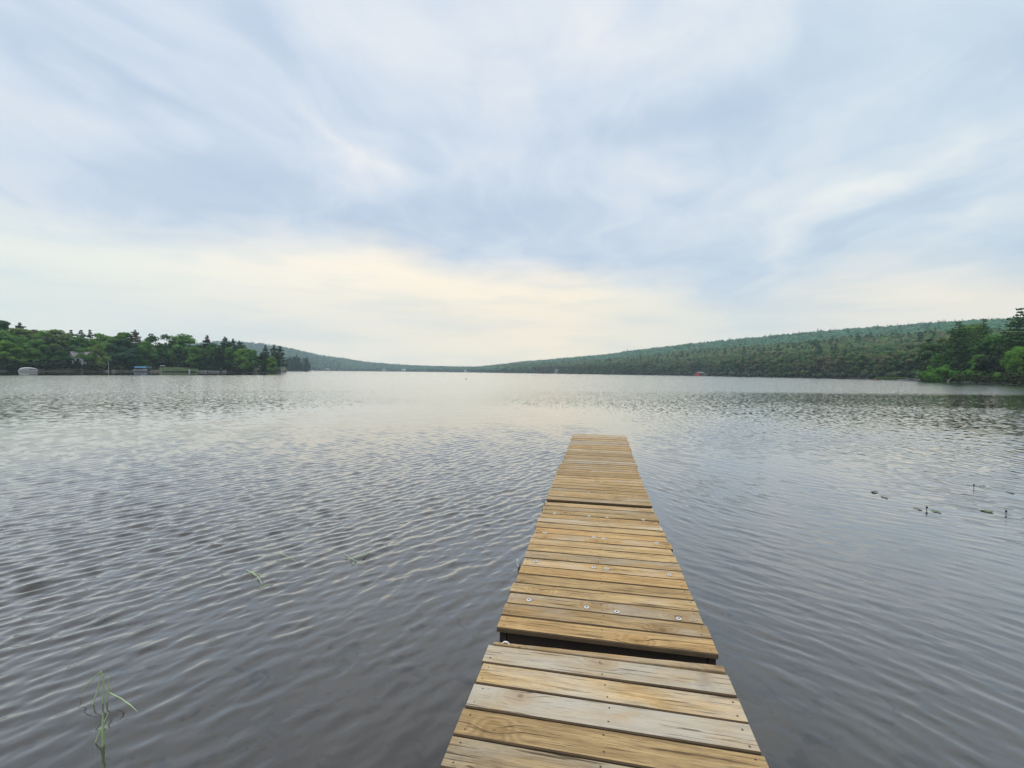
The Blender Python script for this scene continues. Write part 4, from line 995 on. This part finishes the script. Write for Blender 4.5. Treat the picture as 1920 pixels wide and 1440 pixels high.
S4 = dock_section('farthest dock section, ending in open water, with reddish brown planks', ((-.548, .640, 7.30), (-.548, .690, 10.84)), 24, lambda i, g: .30, 204)
# narrow split edge board of the near section
q = MB()
V = []; F = []; ns = 14; g = np.random.default_rng(9)
for k in range(ns+1):
    s_ = k/ns; x = -.535+1.185*s_; ya = 2.313+.018*s_+.002*math.sin(9*s_); yb = 2.335+.040*s_+g.normal(0, .0012)
    V += [(x, ya, TOP-.06), (x, ya, TOP-.004), (x, ya+.003, TOP), (x, yb-.003, TOP), (x, yb, TOP-.004), (x, yb, TOP-.06)]
for k in range(ns):
    for j in range(6): a = k*6+j; c_ = k*6+(j+1) % 6; F.append((a, a+6, c_+6, c_))
F += [tuple(range(6)), tuple(range(ns*6+5, ns*6-1, -1))]
q.add(V, F, 0, (.37, .35, .35))
o = q.build('edge_board', M_WOOD, S1); o.location = (-S1.location.x, -S1.location.y, 0)
tag(o, 'narrow split edge board')
# washers
def washer(px, py, sec, r=.0165, hs=1.):
    p = onz(px, py, TOP+.002)
    b = MB(); n = 18
    ring = []; V = []; F = []
    for (rr, zz) in ((r, 0), (r*.93, .0022), (r*.42, .0022), (r*.36, .0)):
        V += [(rr*math.cos(2*PI*k/n), rr*math.sin(2*PI*k/n), zz) for k in range(n)]
    for j in range(3): F += [(j*n+k, j*n+(k+1) % n, (j+1)*n+(k+1) % n, (j+1)*n+k) for k in range(n)]
    b.add(V, F); w_ = b.build('washer', M_ZINC, sec, True); w_.location = (p[0]-sec.location.x, p[1]-sec.location.y, TOP+.0035)
    b = MB(); b.disc((0, 0, 0), r*.36, 10, 0, .003); s_ = b.build('screw', M_IRON, w_); s_.location = (0, 0, .0005)
Z2 = [(548, 105), (843, 127), (997, 138), (1308, 160), (463, 271), (884, 309), (967, 318), (1425, 356), (386, 513), (882, 567), (995, 578), (1531, 630), (328, 848), (822, 909), (1082, 947), (1612, 1006)]
for a_, b_ in Z2: washer(920+a_/4.571, 940+b_/4.571, S2)
for a_, b_ in [(820, 495), (980, 508), (850, 598), (945, 605), (848, 720), (945, 728), (792, 855), (1000, 873), (450, 690), (1365, 758), (448, 828), (1365, 900)]:
    washer(980+a_/6.4, 790+b_/6.4, S3, .013)
# rings, hook, pipe bracket
b = MB(); b.torus((0, 0, .008), .017, .0035, (.25, -1, .1)); b.torus((.004, .0, -.024), .012, .003, (1, .2, 0), squash=1.4)
o = b.build('mooring_ring', M_IRON, S2, True); p = onz(1020, 942, TOP); o.location = (p[0]-S2.location.x-.004, p[1]-S2.location.y+.01, TOP+.01)
b = MB(); b.tube([(0, 0, -.02), (0, 0, .012), (.002, .0, .02)], .006, 8); b.box((-.012, -.02, -.06), (-.004, .02, -.02)); o = b.build('ring_bracket', M_GALV, S2); o.location = (p[0]-S2.location.x+.012, p[1]-S2.location.y-.035, TOP-.01)
b = MB(); b.torus((0, 0, 0), .022, .0045, (0, -1, .35), arc=PI); o = b.build('u_bolt', M_ZINC, S1, True); p = onz(948, 1208, TOP); o.location = (p[0]-S1.location.x, p[1]-S1.location.y, TOP-.012)
b = MB(); b.torus((-.012, 0, -.006), .014, .003, (0, 1, .2), arc=PI*1.3); o = b.build('hook', M_IRON, S1, True); p = onz(1355, 1249, TOP); o.location = (p[0]-S1.location.x+.004, p[1]-S1.location.y, TOP-.012)
pa, pb = onz(983, 1047, TOP-.03), onz(976, 1071, TOP-.03)
b = MB(); b.tube([(0, 0, -.03), (0, 0, .052)], .014, 12); b.tube([(0, 0, .052), (0, 0, .058)], .016, 12); o = b.build('pipe_socket', M_GALV, S2, True)
o.location = (-.590-S2.location.x, 3.42-S2.location.y, TOP-.05); o.rotation_euler = (math.radians(18), math.radians(-6), 0); 
b = MB(); b.tube([(0, 0, -1.7), (0, 0, .02)], .013, 8); o2 = b.build('post', M_GALV, S2); o2.location = o.location

# ------------------------------------------------------------------ water plants near the dock
def reed_clump(pts_list, label, group, loc):
    t = empty('reed', (loc[0], loc[1], 0), label, 'reed', group)
    for pts, r in pts_list:
        P = [np.array(p)-np.array([loc[0], loc[1], 0]) for p in pts]; b = MB(); b.tube(P, [r*.78]*(len(P)-1)+[r*.25], 6); b.build('stem', M_REED, t)
    return t
def w(px, py, z=.004): p = onz(px, py, z); return (p[0], p[1], z)
def hp(px, py, base):            # a point above the ground point 'base', seen at this pixel: lies in the upright plane through base facing the dock
    d = ray(px, py); n = np.array([base[0], base[1], 0]); k = (n@np.array([base[0], base[1], 0])-0)/(n@d); P = np.array([0, 0, CAM_Z])+d*k; return tuple(P)
def fp(zx, zy): return 100+zx/7.2, 1220+zy/7.2
def stem(base, tips, r=.005):
    bpt = w(*fp(*base)); pts = [np.array(bpt)-np.array([0, 0, .25]), np.array(bpt)]
    for tp in tips: pts.append(np.array(hp(*fp(*tp), bpt)))
    return pts, r
c0 = w(*fp(660, 700))
reed_clump([stem((535, 725), [(600, 540), (645, 275)], .0042), stem((668, 705), [(682, 500), (672, 340), (648, 275)], .0045), stem((722, 690), [(745, 500), (772, 310)], .0045),
            ([w(*fp(648, 275), .17), w(*fp(490, 430), .1), w(*fp(330, 585), .01)], .0035), ([w(*fp(755, 565), .05), w(*fp(910, 640), .05), w(*fp(1050, 740), .03), w(*fp(1135, 822), .01)], .003)],
           'bent green reed stems standing in the shallows, larger clump at lower left', 'reeds in the water left of the dock', c0)
c1 = w(*fp(675, 1260))
reed_clump([stem((675, 1270), [(668, 1060), (668, 845)], .008), stem((568, 1235), [(650, 1040), (748, 835)], .004)], 'two crossed green stems, below the larger clump', 'reeds in the water left of the dock', c1)
def fq(zx, zy): return 400+zx/5.333, 1000+zy/5.333
def flat(pts, z=.006): return [w(*fq(*p), z+.02*math.sin(PI*i/(len(pts)-1))) for i, p in enumerate(pts)]
reed_clump([(flat([(330, 365), (400, 395), (450, 440), (490, 515)]), .0032), (flat([(360, 385), (440, 430), (480, 480)]), .0032), (flat([(400, 395), (460, 410), (510, 445)]), .0026), (flat([(465, 540), (550, 510), (600, 498)]), .0032)], 'pale floating reed blades bent at a right angle, left of the others', 'reeds in the water left of the dock', w(*fq(440, 440)))
reed_clump([(flat([(1315, 210), (1400, 262), (1515, 315)]), .003), (flat([(1320, 250), (1440, 240), (1520, 215), (1575, 180)]), .0035), (flat([(1380, 315), (1420, 285)]), .004)], 'pale crossed reed blades floating nearest the dock', 'reeds in the water left of the dock', w(*fq(1420, 260)))
reed_clump([(flat([(650, 195), (740, 225), (830, 280)]), .003), (flat([(710, 268), (800, 258)]), .0032)], 'faint reed blade between two brighter floating ones', 'reeds in the water left of the dock', w(*fq(740, 230)))
M_PAD = simple('lily_pad', (.10, .14, .05), .55, var=.35, scale=9)
M_PADD = simple('lily_pad_dark', (.055, .065, .04), .55, var=.35, scale=9)
def pad(px, py, r, label, m=M_PAD, name='lily_pad', bud=None, rot=0, fold=.0):
    p = w(px, py, .006); t = empty(name, (p[0], p[1], 0), label, 'lily pad', 'lily pads right of the dock')
    n = 26; V = [(0, 0, .006)]; F = []
    for k in range(n+1):
        a = .18+(2*PI-.36)*k/n; rr = r*(1+.04*math.sin(3*a)); V.append((rr*math.cos(a+rot), rr*.86*math.sin(a+rot), .005+.010*max(0, math.sin(a*2+px))))
    F = [(0, k+1, k+2) for k in range(n)]
    b = MB(); b.add(V, F); b.build('leaf', m, t, True)
    if bud:
        bx, by = bud; q = w(bx, by, .0); b = MB(); v, f = ICO2
        b.tube([(0, 0, -.3), (0, 0, .035)], .004, 6); b.add(v*[.013, .013, .016]+[0, 0, .045], [list(z_) for z_ in f]); o = b.build('bud', M_BUD, t, True); o.location = (q[0]-p[0], q[1]-p[1], 0)
def fr_(zx, zy): return 1500+zx/4.571, 860+zy/4.571
def rim_pad(cx_, cy_, r, label, m, bud=None):
    r *= .68
    px, py = fr_(cx_, cy_); pad(px, py, r, label, m, bud=None if bud is None else fr_(*bud), rot=cx_*.01)
rim_pad(640, 285, .075, 'dark edged lily pad, upper of the pair farthest left', M_PADD)
rim_pad(722, 332, .065, 'dark edged lily pad, lower of the pair farthest left', M_PADD)
rim_pad(1010, 430, .075, 'green lily pad left of the dark flower bud', M_PAD)
rim_pad(1165, 452, .08, 'green lily pad right of the dark flower bud', M_PAD, (1086, 445))
rim_pad(1600, 448, .10, 'pale green lily pad left of the lone dark bud', M_PAD, (1766, 478))
rim_pad(1560, 235, .07, 'dull lily pad beside the far standing bud', M_PADD, (1490, 248))
rim_pad(1800, 292, .08, 'dull lily pad nearest the right edge', M_PADD)

# ------------------------------------------------------------------ air
def build_haze():
    b = MB(); b.box((-3260, -3260, -4), (3260, 3260, 400)); o = b.build('haze', [], None)
    m, t = mat('haze_air')
    v = t.n('ShaderNodeVolumePrincipled', {'Color': (.74, .89, 1, 1), 'Density': HAZE, 'Anisotropy': .2})
    t.n('ShaderNodeOutputMaterial', {'Volume': v.outputs[0]}); o.data.materials.append(m)
    tag(o, 'thin bluish haze over the lake', 'haze', kind='stuff')
HAZE = .00020
build_haze()
